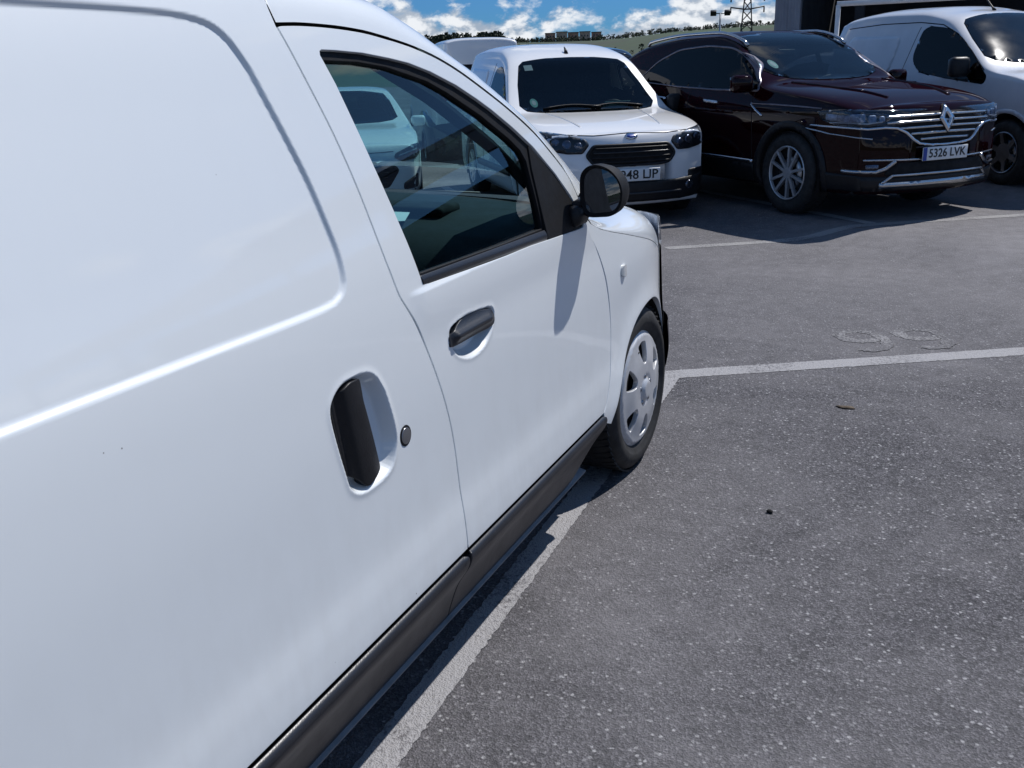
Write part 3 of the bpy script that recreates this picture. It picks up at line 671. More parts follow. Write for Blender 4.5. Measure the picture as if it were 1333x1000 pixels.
# outer waist seal, a raised rubber lip
panel('waist_seal', [(1.704, 1.0335), (2.376, 1.0135), (2.378, 1.0385), (1.700, 1.0525)], [], lambda U, W: np.stack([X(U, W)-.003+.006*np.cos((W-(1.043-.019*(U-1.7)/.67))*110), U, W], 1), .006, STRIPM, fd, flange=.016, lip=.002)
DH = cat_rom([(1.777, .905), (1.819, .9195), (1.871, .927), (1.942, .922), (1.988, .912), (1.9985, .892), (1.981, .8775), (1.90, .879), (1.784, .880), (1.774, .892)], 3, True)
def dh_f(U, W):
    r = (W-.88)/.045; return np.stack([X(U, W)+.004+.014*np.exp(-((W-.900)/.013)**2)*sstep(1.775, 1.80, U)*sstep(2.0, 1.96, U)-.004*r**2, U, W], 1)
panel('door_handle', DH, [], dh_f, .007, STRIPM, fd, flange=.022, lip=.003)

# --- side mouldings and sill
STRIPX = pchip([.20, .208, .24, .30, .342, .352, .378, .388, .394], [-.066, -.060, -.050, -.028, -.002, .004, .012, .011, .002])
def strip_f(U, W): return np.stack([STRIPX(W)+0*U, U, W], 1)
panel('side_moulding', round_poly([(.46, .206), (1.744, .206), (1.744, .30), (1.742, .393), (.46, .393)], [0, .006, .01, .022, 0]), [], strip_f, .02, STRIPM, sd_, hb=.009, flange=.02, lip=.003)
panel('side_moulding', round_poly([(1.753, .206), (2.58, .206), (2.735, .318), (2.722, .393), (1.756, .393)], [.004, .06, .03, .02, .006]), [], strip_f, .02, STRIPM, fd, hb=.009, flange=.02, lip=.003)
V, F = loft([[(-.088+dx, y, z) for (dx, z) in ((.0, .232), (.016, .206), (.034, .2015), (.034, .1960), (.024, .190), (-.02, .176), (-.16, .170), (-.3, .25))] for y in (.46, 1.2, 1.9, 2.45, 2.60, 2.70)])
me = mesh('sill', V, F); link('sill', fix_out(me, (-.3, 1.5, .6)), SILLM, van)

# --- front wing with wheel arch
def wing_f(U, W):
    x = X(U, W); d = dist(ARCH, U, W, False)
    x = x+.010*np.exp(-(d/.05)**1.6)*sstep(3.62, 3.5, U)
    x = x+.010*np.exp(-((U-3.2)/.32)**2-((W-.84)/.14)**2)
    return np.stack([x, U, W], 1)
FTOP = [(3.60, .755), (3.5, .795), (3.4, .830), (3.3, .858), (3.2, .882), (3.1, .905), (3.0, .928), (2.9, .950), (2.8, .975), (2.72, 1.005), (2.70, 1.02), (2.672, 1.062)]
WING = [(3.60, .43)]+FTOP+cat_rom(FCUT, 4)[1:]+[(2.735, .36)]+ARCH[1:-5]
WING = [p for i, p in enumerate(WING) if i == 0 or (abs(p[0]-WING[i-1][0])+abs(p[1]-WING[i-1][1])) > .002]
def wing(mirror=None):
    w = panel('front_wing', inset(WING, .0018), [], wing_f, .022, VANW, van, hb=.009, mirror=mirror, flange=.03)
    rp = cat_rom([(2.945, .803), (2.95, .823), (2.97, .832), (2.993, .825), (2.996, .806), (2.975, .793)], 4, True)
    panel('side_repeater', rp, [], lambda U, W: np.stack([wing_f(U, W)[:, 0]+.009*(1-((U-2.97)/.03)**2), U, W], 1), .006, AMBERC, w, flange=.012, lip=.002, mirror=mirror)
    return w
wing()

# --- roof, cant rails and A-pillars
SILY = pchip([-.36, .5, 1.2, 1.6, 1.869, 1.995, 2.117, 2.189, 2.264, 2.342, 2.429, 2.56, 2.675, 2.80], [1.655, 1.672, 1.660, 1.636, 1.606, 1.565, 1.513, 1.483, 1.452, 1.411, 1.365, 1.293, 1.214, 1.125])
seam_y = np.array([p[0] for p in SEAM]); seam_z = pchip(seam_y, [p[1] for p in SEAM])
def quad(a, b, c, t): return (1-t)**2*a+2*t*(1-t)*b+t*t*c
def rail_pts(yA, zA, yE, zE, n=10):
    xA = float(X(np.array(yA), np.array(zA))); xE = float(X(np.array(yE), np.array(min(zE, 1.62))))-.05
    T = np.array([float(X(np.array(yA), np.array(zA))-X(np.array(yA), np.array(zA-.02)))/.02, 1.0]); D = np.array([-.985, .14])
    A2, E2 = np.array([xA, zA]), np.array([xE, zE]); M = np.array([T, D]).T
    try: t, u = np.linalg.solve(M, E2-A2)
    except Exception: t, u = -1, -1
    Q = A2+T*t if (t > 0 and u > 0) else (A2+E2)/2+np.array([.012, .010])
    out = []
    for i in range(n+1):
        q = quad(A2, Q, E2, i/n); out.append((q[0], yA+(yE-yA)*i/n, q[1]))
    return out
rows = []
for y in np.concatenate([np.linspace(-.33, 1.4605, 30), [1.4672], np.linspace(1.49, 1.84, 12)]):
    side = y > 1.465
    zA = float(seam_z(y)) if side else 1.545
    yE = y if y < 1.7 else y+(y-1.7)*.55
    r = rail_pts(y, zA+(.0045 if side else 0), yE, float(SILY(yE)))
    if not side: r = [p if p[2] > 1.607 else (float(X(np.array(p[1]), np.array(1.607)))-.0, p[1], 1.607) for p in r]
    e = r[-1]; zc = e[2]+.035+.02*sstep(0, 1.2, 1.8-y); hw = VC-e[0]
    for i in range(1, 11):
        t = i/10; z = e[2]+(zc-e[2])*math.sin(t*math.pi/2)
        r.append((e[0]+hw*t, e[1]+.05*sstep(1.5, 1.9, y)*t, z))
    rows.append(r)
full = [[*r, *[(2*VC-x, y, z) for (x, y, z) in r[-2::-1]]] for r in rows]
rear = [(float(X(np.array(-.31), np.array(z))), -.318, z) for z in np.linspace(.30, 1.6, 14)]; rear += full[0][6:]
rear = rear[:14]+[p for p in full[0] if p[2] > 1.6]+[(2*VC-x, y, z) for x, y, z in rear[:14][::-1]]
V, F = loft(full); link('roof', fix_out(mesh('roof', V, F), (VC, .8, 1.0)), VANW, van)
endE = []
prow = []
for s in np.linspace(0, 1, 26):
    yA = 1.835+(2.655-1.835)*s; yE = 1.9143+(2.80-1.9143)*s
    r = rail_pts(yA, float(seam_z(yA))+.004, yE, float(SILY(yE)), 8); e = r[-1]; endE.append(e)
    r += [(e[0]-.02, e[1]+.004, e[2]+.001), (e[0]-.034, e[1]+.004, e[2]-.012)]; prow.append(r)
for mx in (None, VC):
    V, F = loft([[(p if mx is None else (2*VC-p[0], p[1], p[2])) for p in r] for r in prow])
    link('windscreen_pillar', fix_out(mesh('windscreen_pillar', V, F), (VC, 2.0, 1.2)), VANW, van)
rows = []
for i, e in enumerate(endE):
    hw = (e[0]-.03)-VC; rows.append([(VC+hw*u, e[1]+.004+.13*(1-u*u), e[2]-.006+.025*(1-u*u)) for u in np.linspace(-1, 1, 17)])
V, F = loft(rows); link('windscreen', fix_out(mesh('windscreen', V, F), (VC, 1.6, 1.0)), GLASSV, van)
hr = [[(x, y+dy, z+dz) for (x, y, z) in rows[0]] for dy, dz in ((-.12, .006), (.02, .002), (.03, -.02))]
V, F = loft(hr); link('windscreen_header', fix_out(mesh('windscreen_header', V, F), (VC, 1.6, 1.0)), VANW, van)

# --- bonnet and nose
fz = pchip([p[0] for p in reversed(FTOP)], [p[1] for p in reversed(FTOP)])
rows = []
for y in np.linspace(2.69, 3.60, 26):
    z0 = float(fz(y)); x0 = float(wing_f(np.array([y]), np.array([z0]))[0, 0]); hgt = .024+.096*float(sstep(2.70, 3.45, y))
    r = []
    for i in range(19):
        a = math.pi/2*(i/18)**1.3; r.append((VC+(x0-VC)*math.cos(a)**(.55-.30*float(sstep(2.7, 3.3, y))) if i < 18 else VC, y+.20*(1-math.cos(a)**1.2), z0+.001+hgt*math.sin(a)**.8))
    rows.append(r)
full = [[*r, *[(2*VC-x, y, z) for (x, y, z) in r[-2::-1]]] for r in rows]
V, F = loft(full); link('bonnet', fix_out(mesh('bonnet', V, F), (VC, 3.0, .5)), VANW, van)
def nose_curve(z, out=0, y0=3.602, n=16):
    yF = float(pchip([.2, .35, .5, .65, .8, .9, .97], [3.90, 3.96, 3.97, 3.95, 3.88, 3.80, 3.70])(z))+out
    x0 = float(X(np.array(y0), np.array(z)))+out; P = []
    for i in range(n+1):
        t = i/n; a = np.array([x0, y0]); b = np.array([x0-.075, yF-.03]); c = np.array([VC, yF])
        q = quad(a, b, c, t); P.append((q[0], q[1], z))
    return P
def nose(name, z0, z1, mat, out=0, y0=3.602, x_to=1.0, parent=van, n=10):
    rows = []
    for z in np.linspace(z0, z1, n):
        r = nose_curve(z, out, y0); r = [*r, *[(2*VC-x, y, zz) for (x, y, zz) in r[-2::-1]]]; rows.append(r)
    V, F = loft(rows); return link(name, fix_out(mesh(name, V, F), (VC, 3.3, .6)), mat, parent)
nose('nose_panel', .42, .80, VANW)
bp_ = nose('front_bumper', .20, .50, STRIPM, .03, 3.52)
# bumper end that closes the wheel arch and rises in front of it
V, F = loft([nose_curve(z, .009, 3.60 if z > .5 else 3.575, 24)[:12] for z in np.linspace(.30, .78, 12)])
link('bumper_end', fix_out(mesh('bumper_end', V, F), (VC, 3.0, .5)), MATTB, van)
for mx in (None, VC):
    rows = []
    for z in np.linspace(.79, .905, 6):
        r = nose_curve(z, .006, 3.52, 24); rows.append([(p if mx is None else (2*VC-p[0], p[1], p[2])) for p in r[:9]])
    V, F = loft(rows); hl = link('headlight', fix_out(mesh('headlight', V, F), (VC, 3.3, .6)), BOWL, van)
    V, F = loft([[(x+(.008 if mx is None else -.008), y+.008, z) for x, y, z in r] for r in rows]); link('lens', fix_out(mesh('lens', V, F), (VC, 3.3, .6)), LENS, hl)
me = bm_mesh('grille', (lambda bm: ([box_bm(bm, (VC, 3.93-.03*k, .56+.055*k), (1.0-.05*k, .06, .022)) for k in range(5)], bm)[1])(bmesh.new())); link('grille', me, PLAST, van)

# --- the parts of the far side and the tail
for mx in (VC,):
    fdL = fdoor(VC)
    wing(VC)
q = [(-.34, .30), (.02, .30), (.02, .36), (.06, .50), (.16, .59), (.29, .64), (.41, .655), (.53, .64), (.66, .59), (.76, .50), (.80, .36), (.80, .26), (1.757, .26), (1.757, ZST)]
ql = q+[(y, z) for (y, z) in reversed(bc)][1:]+[(1.4625, 1.602), (-.30, 1.602)]
panel('side_panel', ql, [], S(), .06, VANW, van, mirror=VC)
qr = q[:11]+[(.80, .30), (.46, .24)] if False else [(-.34, .30), (.02, .30), (.02, .36), (.06, .50), (.16, .59), (.29, .64), (.41, .655), (.455, .653), (.455, 1.602), (-.30, 1.602)]
panel('rear_quarter', qr, [], S(), .05, VANW, van)
link('rear_door', mesh('rear_door', [(x, -.322, z) for x, y, z in rear], [tuple(range(len(rear)))], False), VANW, van); box('rear_bumper', (VC, -.40, .40), (1.62, .14, .26), STRIPM, van, bevel=.03)

# --- inner shell, cabin
panel('inner_shell', [(.0, .62), (.0, 1.63), (1.9, 1.56), (2.1, 1.455), (2.45, 1.285), (2.66, 1.10), (2.70, .99), (2.84, .8), (2.80, .45), (2.70, .26), (.82, .26), (.80, .62)], [inset(WIN, .002)], S(-.034), .06, INNER, van, flange=0)
panel('inner_shell', [(.0, .62), (.0, 1.63), (1.9, 1.56), (2.1, 1.455), (2.45, 1.285), (2.66, 1.10), (2.70, .99), (2.84, .8), (2.80, .45), (2.70, .26), (.82, .26), (.80, .62)], [inset(WIN, .002)], S(-.034), .06, INNER, van, flange=0, mirror=VC)
# trims of the far door: grey card, armrest pocket, black pillar and header lining
def lf(off): return S(off)
card = panel('door_card', [(1.66, .42), (2.68, .42), (2.70, .80), (2.64, .985), (2.40, 1.018), (1.70, 1.035)], [], lambda U, W: np.stack([X(U, W)-.085+.02*sstep(1.0, 1.035, W), U, W], 1), .03, CABING, van, flange=.02, mirror=VC)
# turn the card to face the cabin
card.data.flip_normals()
panel('armrest', round_poly([(1.72, .80), (2.30, .83), (2.42, .90), (2.30, .93), (1.72, .91)], .03), [], lambda U, W: np.stack([X(U, W)-.150, U, W], 1), .03, CABIN, card, flange=-.06, mirror=VC)
panel('inner_handle', round_poly([(2.12, .935), (2.34, .935), (2.36, .995), (2.10, .995)], .02), [], lambda U, W: np.stack([X(U, W)-.112, U, W], 1), .02, CABIN, card, flange=-.03, mirror=VC)
for mx in (None, VC):
    V, F = loft([[((e[0]-.055+dx) if mx is None else 2*VC-(e[0]-.055+dx), e[1]-.02+dy, e[2]-.035+dz) for dx, dy, dz in ((.0, -.05, -.03), (-.02, -.09, -.035), (-.06, -.07, -.01), (-.05, -.01, .0))] for e in endE])
    link('pillar_trim', mesh('pillar_trim', V, F), CABIN, van)
V, F = loft([[(VC+(e-VC)*u, y, z-.05+.03*(1-u*u)) for u in np.linspace(-1, 1, 11)] for (e, y, z) in ((-.26, .9, 1.60), (-.26, 1.5, 1.60), (-.28, 1.85, 1.575), (-.30, 1.98, 1.53))]); link('headliner', mesh('headliner', V, F), CABIN, van)
box('bulkhead', (VC, 1.28, .93), (1.30, .03, 1.20), CABIN, van); box('floor', (VC, 1.55, .30), (1.62, 2.7, .05), INNER, van)
def dash_rows():
    prof = [(2.30, .42), (2.24, .62), (2.26, .80), (2.32, .95), (2.42, 1.02), (2.62, 1.05), (2.86, 1.062), (2.96, 1.06), (2.99, .93)]
    return [[(VC+hw, y-.04*abs(hw), z-.02*abs(hw)) for (y, z) in prof] for hw in np.linspace(-.76, .74, 16)]
V, F = loft(dash_rows()); db = link('dashboard', fix_out(mesh('dashboard', V, F), (VC, 2.8, .5)), CABIN, van)
box('instrument_hood', (-1.27, 2.40, 1.05), (.40, .20, .08), CABIN, db, bevel=.03)
def steering(cx, cy, cz, parent, Rr=.185, tilt=28):
    M = Matrix.Translation((cx, cy, cz)) @ Matrix.Rotation(R(90-tilt), 4, 'X')
    pts = [M @ Vector((Rr*math.cos(a), Rr*math.sin(a), 0)) for a in np.linspace(0, 2*math.pi, 40, endpoint=False)]
    o = tube('steering_wheel', pts, .015, PLAST, parent, 8, True)
    bm = bmesh.new()
    for a in (0, math.pi, 1.5*math.pi): tube_bm(bm, [M @ Vector((0, 0, -.02)), M @ Vector((Rr*math.cos(a), Rr*math.sin(a), 0))], .017, 6)
    tube_bm(bm, [M @ Vector((0, 0, -.03)), M @ Vector((0, 0, .02))], .06, 14); tube_bm(bm, [M @ Vector((0, 0, -.03)), M @ Vector((0, 0, -.4))], .03, 8)
    link('steering_hub', bm_mesh('steering_hub', bm, True), PLAST, o); return o
steering(-1.27, 2.12, .86, van)
box('dash_tray', (-.62, 2.60, 1.050), (.34, .13, .03), INNER, db, bevel=.012)
def seat(cx, cy, zf, parent, ang=18, w=.48, wd=SEATM):
    s = box('seat', (cx, cy, zf+.09), (w, .50, .17), wd, parent, bevel=.05, seg=3)
    M = Matrix.Rotation(R(ang), 4, 'X')
    b = box('backrest', Vector((cx, cy-.24, zf+.16)) + M @ Vector((0, 0, .30)), (w-.02, .13, .60), wd, s, bevel=.05, M=M, seg=3)
    box('headrest', Vector((cx, cy-.24, zf+.16)) + M @ Vector((0, .015, .70)), (.26, .10, .17), wd, b, bevel=.04, M=M, seg=3); return s
seat(-.46, 1.88, .38, van, 16); seat(-1.30, 1.86, .38, van, 16)
tube('gear_lever', [(-.88, 2.22, .45), (-.88, 2.17, .74)], .012, PLAST, van); tube('handbrake', [(-.88, 1.72, .42), (-.88, 1.96, .52)], .016, PLAST, van)
box('mirror_inside', (VC, 2.12, 1.43), (.22, .03, .065), PLAST, van, bevel=.012)
tube('wiper', [(-.55, 3.00, 1.045), (-1.15, 2.99, 1.05)], .008, PLAST, van)

# --- door mirror
def door_mirror():
    # shell = stack of rounded outlines between the glass face (rear) and the front of the housing
    prof = [(-.018, 1.178), (.006, 1.190), (.036, 1.188), (.064, 1.176), (.086, 1.154), (.098, 1.126), (.098, 1.096), (.088, 1.068), (.066, 1.050), (.035, 1.045), (.0, 1.043), (-.018, 1.050), (-.030, 1.078), (-.032, 1.150)]
    base = cat_rom([(x, z) for x, z in prof], 4, True); cx, cz = .034, 1.115
    steps = [(-.005, 1.0), (.0, 1.0), (.018, 1.005), (.05, .985), (.085, .90), (.115, .72), (.13, .42), (.134, .05)]
    y0 = 2.60; skew = .16            # the outer end sits further forward
    rows = [[(cx+(x-cx)*k, y0+dy-skew*(x-cx)*.8, cz+(z-cz)*k) for x, z in base] for dy, k in steps]
    inner = [[(cx+(x-cx)*k, y0+dy-skew*(x-cx)*.8, cz+(z-cz)*k) for x, z in base] for dy, k in ((.012, .84), (-.002, .93), (-.005, 1.0))]
    V, F = loft(inner[:2]+rows, True); m = link('door_mirror', fix_out(mesh('door_mirror', V, F), (cx, y0+.05, cz)), MATTB, van)
    def gf(U, W): return np.stack([U, y0+.012-.05*(U-cx), W], 1)
    gl_out = inset([(cx+(x-cx)*.86, cz+(z-cz)*.86) for x, z in base], 0)
    if area2(gl_out) < 0: gl_out = gl_out[::-1]
    panel('mirror_glass', gl_out, [], gf, .03, MIRR, m, flange=0)
    # stalk and sail triangle
    V, F = loft([[(x, y, z) for (y, z) in ((2.622+k, 1.045), (2.622+k, 1.085), (2.69+k, 1.09), (2.70+k, 1.045))] for x, k in ((.02, .0), (-.03, -.01), (-.075, -.02))], True)
    link('mirror_arm', fix_out(mesh('mirror_arm', V, F), (-.02, 2.62, 1.065)), PLAST, m)
    box('arm_boot', (-.045, 2.615, 1.045), (.05, .10, .06), PLAST, m, bevel=.02)
    return m
door_mirror()
panel('mirror_sail', round_poly([(2.384, 1.012), (2.642, 1.008), (2.648, 1.046), (2.53, 1.168), (2.40, 1.258), (2.388, 1.20)], .006), [], lambda U, W: np.stack([X(U, W)-.004+.006*np.exp(-((W-1.01)/.05)**2), U, W], 1), .02, MATTB, van, flange=.012, lip=.002)

# --- wheels
def tyre_profile(Rt, Rr, w):      # outer face at x=0, inwards negative
    return [(-w+.01, Rr), (-w-.004, Rr+.02), (-w-.004, Rt-.05), (-w+.012, Rt-.012), (-w+.035, Rt), (-.035, Rt), (-.012, Rt-.012), (.006, Rt-.035), (.010, Rt-.062), (.006, Rr+.028), (-.001, Rr+.014), (-.004, Rr+.004), (-.012, Rr)]
def tyre(parent, Rt, Rr, w, mat=TYREM):
    V, F = lathe_x(tyre_profile(Rt, Rr, w), 72); me = mesh('tyre', V, F)
    o = link('tyre', me, mat, parent)
    bm = bmesh.new()
    for k in range(60):
        a = 2*math.pi*k/60
        for s in (-1, 1):
            M = Matrix.Rotation(a+(.03 if s > 0 else 0), 4, 'X') @ Matrix.Translation((-w/2+s*w*.24, 0, Rt-.001)) @ Matrix.Rotation(R(18*s), 4, 'Z')
            box_bm(bm, (0, 0, 0), (w*.40, .020, .006), M)
    link('tread', bm_mesh('tread', bm), mat, o); return o
def cover_wheel(loc, side=1, Rt=.312, Rr=.216, w=.185, parent=van):
    def fpos(U, W):
        r = np.sqrt(U*U+W*W); x = .004+.016*sstep(.21, .10, r)-.014*sstep(.200, .217, r)+.010*sstep(.055, .03, r)-.006*np.exp(-((r-.045)/.01)**2)
        return np.stack([x, U, W], 1)
    n = 6; holes = []
    for k in range(n):
        a = 2*math.pi*k/n+R(14); c, s = math.cos(a), math.sin(a); h = [(.100, -.014), (.100, .014), (.140, .034), (.178, .042), (.187, .0), (.178, -.042), (.140, -.034)]
        holes.append(round_poly([(c*u-s*v, s*u+c*v) for u, v in h], .012, 4))
    outer = [(Rr*math.cos(a), Rr*math.sin(a)) for a in np.linspace(0, 2*math.pi, 72, endpoint=False)]
    cov = panel('wheel', outer, holes, fpos, .010, COVER, parent, hb=.007, flange=.018, lip=.002)
    V, F = lathe_x([(-.03, 0), (-.03, .10), (-.055, .14), (-.05, .19), (-.012, .212)], 48); link('steel_rim', mesh('steel_rim', V, F), INNER, cov)
    for k in range(5):
        a = 2*math.pi*k/5; tube('wheel_bolt', [(.003, .052*math.cos(a), .052*math.sin(a)), (.021, .052*math.cos(a), .052*math.sin(a))], .008, STEEL, cov, 8)
    link('valve', bm_mesh('valve', (lambda bm: (tube_bm(bm, [(-.01, .0, .168), (.012, .0, .164)], .004, 6), bm)[1])(bmesh.new())), RUBBER, cov)
    tyre(cov, Rt, Rr, w); cov.location = loc; cov.rotation_euler = (0, 0, 0 if side > 0 else math.pi); return cov
w0 = cover_wheel((-.036, 3.245, .311)); w0.rotation_euler = (R(20), 0, R(-2))
def copy_tree(o, parent):
    c = o.copy(); COL.objects.link(c); c.parent = parent
    for ch in list(o.children): copy_tree(ch, c)
    return c
for (x, y, rz) in ((2*VC+.036, 3.245, math.pi), (-.036, .41, 0), (2*VC+.036, .41, math.pi)):
    c = copy_tree(w0, van); c.location = (x, y, .311); c.rotation_euler = (R(20), 0, rz)
for (y0_, y1_, nm) in ((2.72, 3.66, 'wheel_housing'), (-.02, .84, 'wheel_housing')):
    for sx in (0, 1):
        rows = [[(x if sx == 0 else 2*VC-x, (y0_+y1_)/2+(.40 if i else .40)*math.cos(a), .31+.365*math.sin(a)) for a in np.linspace(0, math.pi, 20)] for i, x in enumerate((-.045, -.36))]
        rows.append([((-.36) if sx == 0 else 2*VC+.36, (y0_+y1_)/2, .31)]*20)
        V, F = loft(rows); link(nm, mesh(nm, V, F), INNER, van)
box('underbody', (VC, 1.8, .245), (1.44, 3.5, .05), INNER, van)
box('engine_bay_block', (VC, 3.25, .55), (.95, .7, .55), INNER, van)
for c in van.children: c.matrix_parent_inverse = Matrix.Translation(-VB)

# ================================================================== OTHER VEHICLES
class Car:
    """body shell from sections along its length; x right, y forward (front axle at 0), z up"""
    def __init__(s, name, label, cat, x, y, z, heading, sp, paint, group=None):
        s.sp = sp; s.paint = paint
        s.root = empty(name, label, cat, (x, y, z), R(heading-90), group)
        s.W = pchip(*zip(*sp['W'])); s.ze = pchip(*zip(*sp['ze'])); s.zc = pchip(*zip(*sp['zc'])); s.xs = pchip(*zip(*sp['xs']))
        s.z0 = sp.get('z0', .22); yf, yr = sp['yf'], sp['yr']
        bf, br = sp.get('bf', .14), sp.get('br', .10)
        ysn = np.concatenate([np.arange(yr+br, yf-bf, .032), [yf-bf]])
        rings = [s.section(y) for y in ysn]; m = len(rings[0])
        def cap(ring, y, b, sign):
            out = []; R0 = np.array(ring); zc_ = sp.get('capz', .58)
            for t in np.linspace(0, 1, 14)[1:-1]:
                a = t*math.pi/2; k = math.cos(a)**(2/sp.get('capn', 4.5)); d = math.sin(a)**(2/sp.get('capn', 4.5))
                P = R0.copy(); P[:, 0] *= k; P[:, 2] = zc_+(P[:, 2]-zc_)*k; P[:, 1] = y+sign*b*d
                sl = sp.get('nose_slope', 0) if sign > 0 else sp.get('tail_slope', 0)
                P[:, 1] -= sign*sl*np.maximum(0, P[:, 2]-zc_)**1.5*d
                if sign > 0 and sp.get('plan'): P[:, 1] -= sp['plan']*(np.abs(P[:, 0]))**2.2*d
                out.append([tuple(p) for p in P])
            return out
        f = cap(rings[-1], ysn[-1], bf, 1); r_ = cap(rings[0], ysn[0], br, -1)
        allr = r_[::-1]+rings+f
        V, F = loft(allr, True); nr = len(allr)
        c0 = len(V); V.append(tuple(np.mean(np.array(allr[0]), 0))); V.append(tuple(np.mean(np.array(allr[-1]), 0)))
        for j in range(m): F.append((c0, j, (j+1) % m)); F.append((c0+1, (nr-1)*m+(j+1) % m, (nr-1)*m+j))
        me = mesh('body', V, F); fix_out(me, (0, (yf+yr)/2, .6)); s.me = me
        s.bvh = BVHTree.FromPolygons([v.co.copy() for v in me.vertices], [tuple(p.vertices) for p in me.polygons])
        s.cut = []; s.body = None
    def section(s, y):
        W, ze, zc = float(s.W(y)), float(s.ze(y)), float(s.zc(y)); n1, n2 = 22, 16
        zz = np.linspace(s.z0, ze, n1); tum = s.xs(zz)
        tl = s.sp.get('tuck', 1.0)
        r = [(W+t*tl, y, z) for z, t in zip(zz, tum)]; xe = r[-1][0]; p = s.sp.get('crown', .62)
        for i in range(1, n2+1):
            a = math.pi/2*i/n2; r.append((xe*math.cos(a)**p if i < n2 else 0, y, ze+(zc-ze)*math.sin(a)**.9))
        bx = r[0][0]; bot = [(bx*k, y, s.z0-.02*(1-k*k)) for k in np.linspace(1, -1, 11)[1:-1]]
        return [(-x, y, z) for x, y, z in r[:-1]]+r[::-1]+bot
    def hit(s, axis, sign, u, v):
        o = {'x': Vector((6*sign, u, v)), 'y': Vector((u, 9*sign, v)), 'z': Vector((u, v, 6))}[axis]
        d = {'x': Vector((-sign, 0, 0)), 'y': Vector((0, -sign, 0)), 'z': Vector((0, 0, -1))}[axis]
        loc, n, i, dd = s.bvh.ray_cast(o, d); return loc, (n if loc is None or n.dot(d) < 0 else -n)
    def patch(s, name, poly, axis, sign=1, off=.004, mat=None, parent=None, h=.03, hb=None, flange=.012, holes=(), lip=.001, bulge=0):
        poly = [tuple(p) for p in poly]; holes = [list(q) for q in holes]
        if area2(poly) < 0: poly = poly[::-1]
        Vt, Ft, loops = triangulate(poly, holes, h, hb or h*.7)
        P, NN, ok = [], [], []
        for u, v in Vt:
            l, n = s.hit(axis, sign, u, v); ok.append(l is not None)
            if l is None: l, n = Vector((0, 0, 0)), Vector((0, 0, 1))
            P.append(l); NN.append(n)
        ax = {'x': Vector((sign, 0, 0)), 'y': Vector((0, sign, 0)), 'z': Vector((0, 0, 1))}[axis]
        dmin = dist(poly, Vt[:, 0], Vt[:, 1]) if bulge else None
        V = []
        for i, (p, n) in enumerate(zip(P, NN)):
            e = off+(bulge*min(1, dmin[i]/.03) if bulge else 0)
            V.append(p+(n*.75+ax*.25)*e)
        F = [tuple(f) for f in Ft if all(ok[i] for i in f)]
        flip = axis == 'y' and sign > 0 or axis == 'x' and sign < 0
        if axis == 'y' and sign < 0: flip = False
        F = [f[::-1] if flip else f for f in F]
        used = set(i for f in F for i in f)
        cent = Vector((0, 0, 0))
        if flange:
            for L in loops:
                b0 = len(V)
                for i in L: V.append(V[i]-(NN[i]*.6+ax*.4)*(flange+off))
                m = len(L); ccw = area2(Vt[L]) > 0
                for k in range(m):
                    a, b = L[k], L[(k+1) % m]
                    if a in used and b in used:
                        q = (a, b0+k, b0+(k+1) % m, b); good = ccw if L is loops[0] else not ccw
                        F.append(q if good != flip else q[::-1])
        keep = sorted(set(i for f in F for i in f)); mp_ = {o: i for i, o in enumerate(keep)}
        me = mesh(name, [V[i] for i in keep], [[mp_[i] for i in f] for f in F])
        return link(name, me, mat or s.paint, parent or s.body or s.root)
    def both(s, name, poly, **k): return [s.patch(name, poly, 'x', sg, **k) for sg in (1, -1)]
    def finish(s, windows, arches):
        """windows: (axis, sign, polygon) openings; arches: (y, z, r)"""
        kill = []
        for p in s.me.polygons:
            c = p.center; n = p.normal; k = False
            for axis, sign, poly in windows:
                if axis == 'x' and n.x*sign > .3 and inside(poly, np.array([c.y]), np.array([c.z]))[0]: k = True
                if axis == 'z' and n.z > .12 and inside(poly, np.array([c.x]), np.array([c.y]))[0]: k = True
                if axis == 'y' and n.y*sign > .2 and inside(poly, np.array([c.x]), np.array([c.z]))[0]: k = True
            for y, z, r in arches:
                if abs(n.x) > .35 and (c.y-y)**2+(c.z-z)**2 < r*r: k = True
                if n.z < -.5 and c.z < s.z0+.06 and abs(c.x) > .50 and abs(c.y-y) < r: k = True
            if k: kill.append(p.index)
        bm = bmesh.new(); bm.from_mesh(s.me); bm.faces.ensure_lookup_table()
        bmesh.ops.delete(bm, geom=[bm.faces[i] for i in kill], context='FACES'); bm.to_mesh(s.me); bm.free()
        s.body = link('body', s.me, s.paint, s.root)
        for y, z, r in arches:
            for sg in (1, -1):
                w = float(s.W(y))*sg
                rows = [[(w*k, y+(r-.01)*math.cos(a), z+(r-.01)*math.sin(a)) for a in np.linspace(-.35, math.pi+.35, 22)] for k in (.985, .62)]
                rows.append([(w*.62, y, z)]*22); V, F = loft(rows); link('wheel_housing', mesh('wheel_housing', V, F), INNER, s.body)
        W = float(s.W(-1)); box('underbody', (0, (s.sp['yf']+s.sp['yr'])/2, s.z0+.03), (W*1.7, (s.sp['yf']-s.sp['yr'])*.9, .06), INNER, s.body)
    def arch_lip(s, y, z, r, w, off, mat):
        ring = lambda rr: [(y+rr*math.cos(a), z+rr*math.sin(a)) for a in np.linspace(-.30, math.pi+.30, 34)]
        poly = ring(r+w)+ring(r-.012)[::-1]
        for sg in (1, -1): s.patch('arch_trim', poly, 'x', sg, off=off, mat=mat, h=.03, hb=.02, flange=.03)
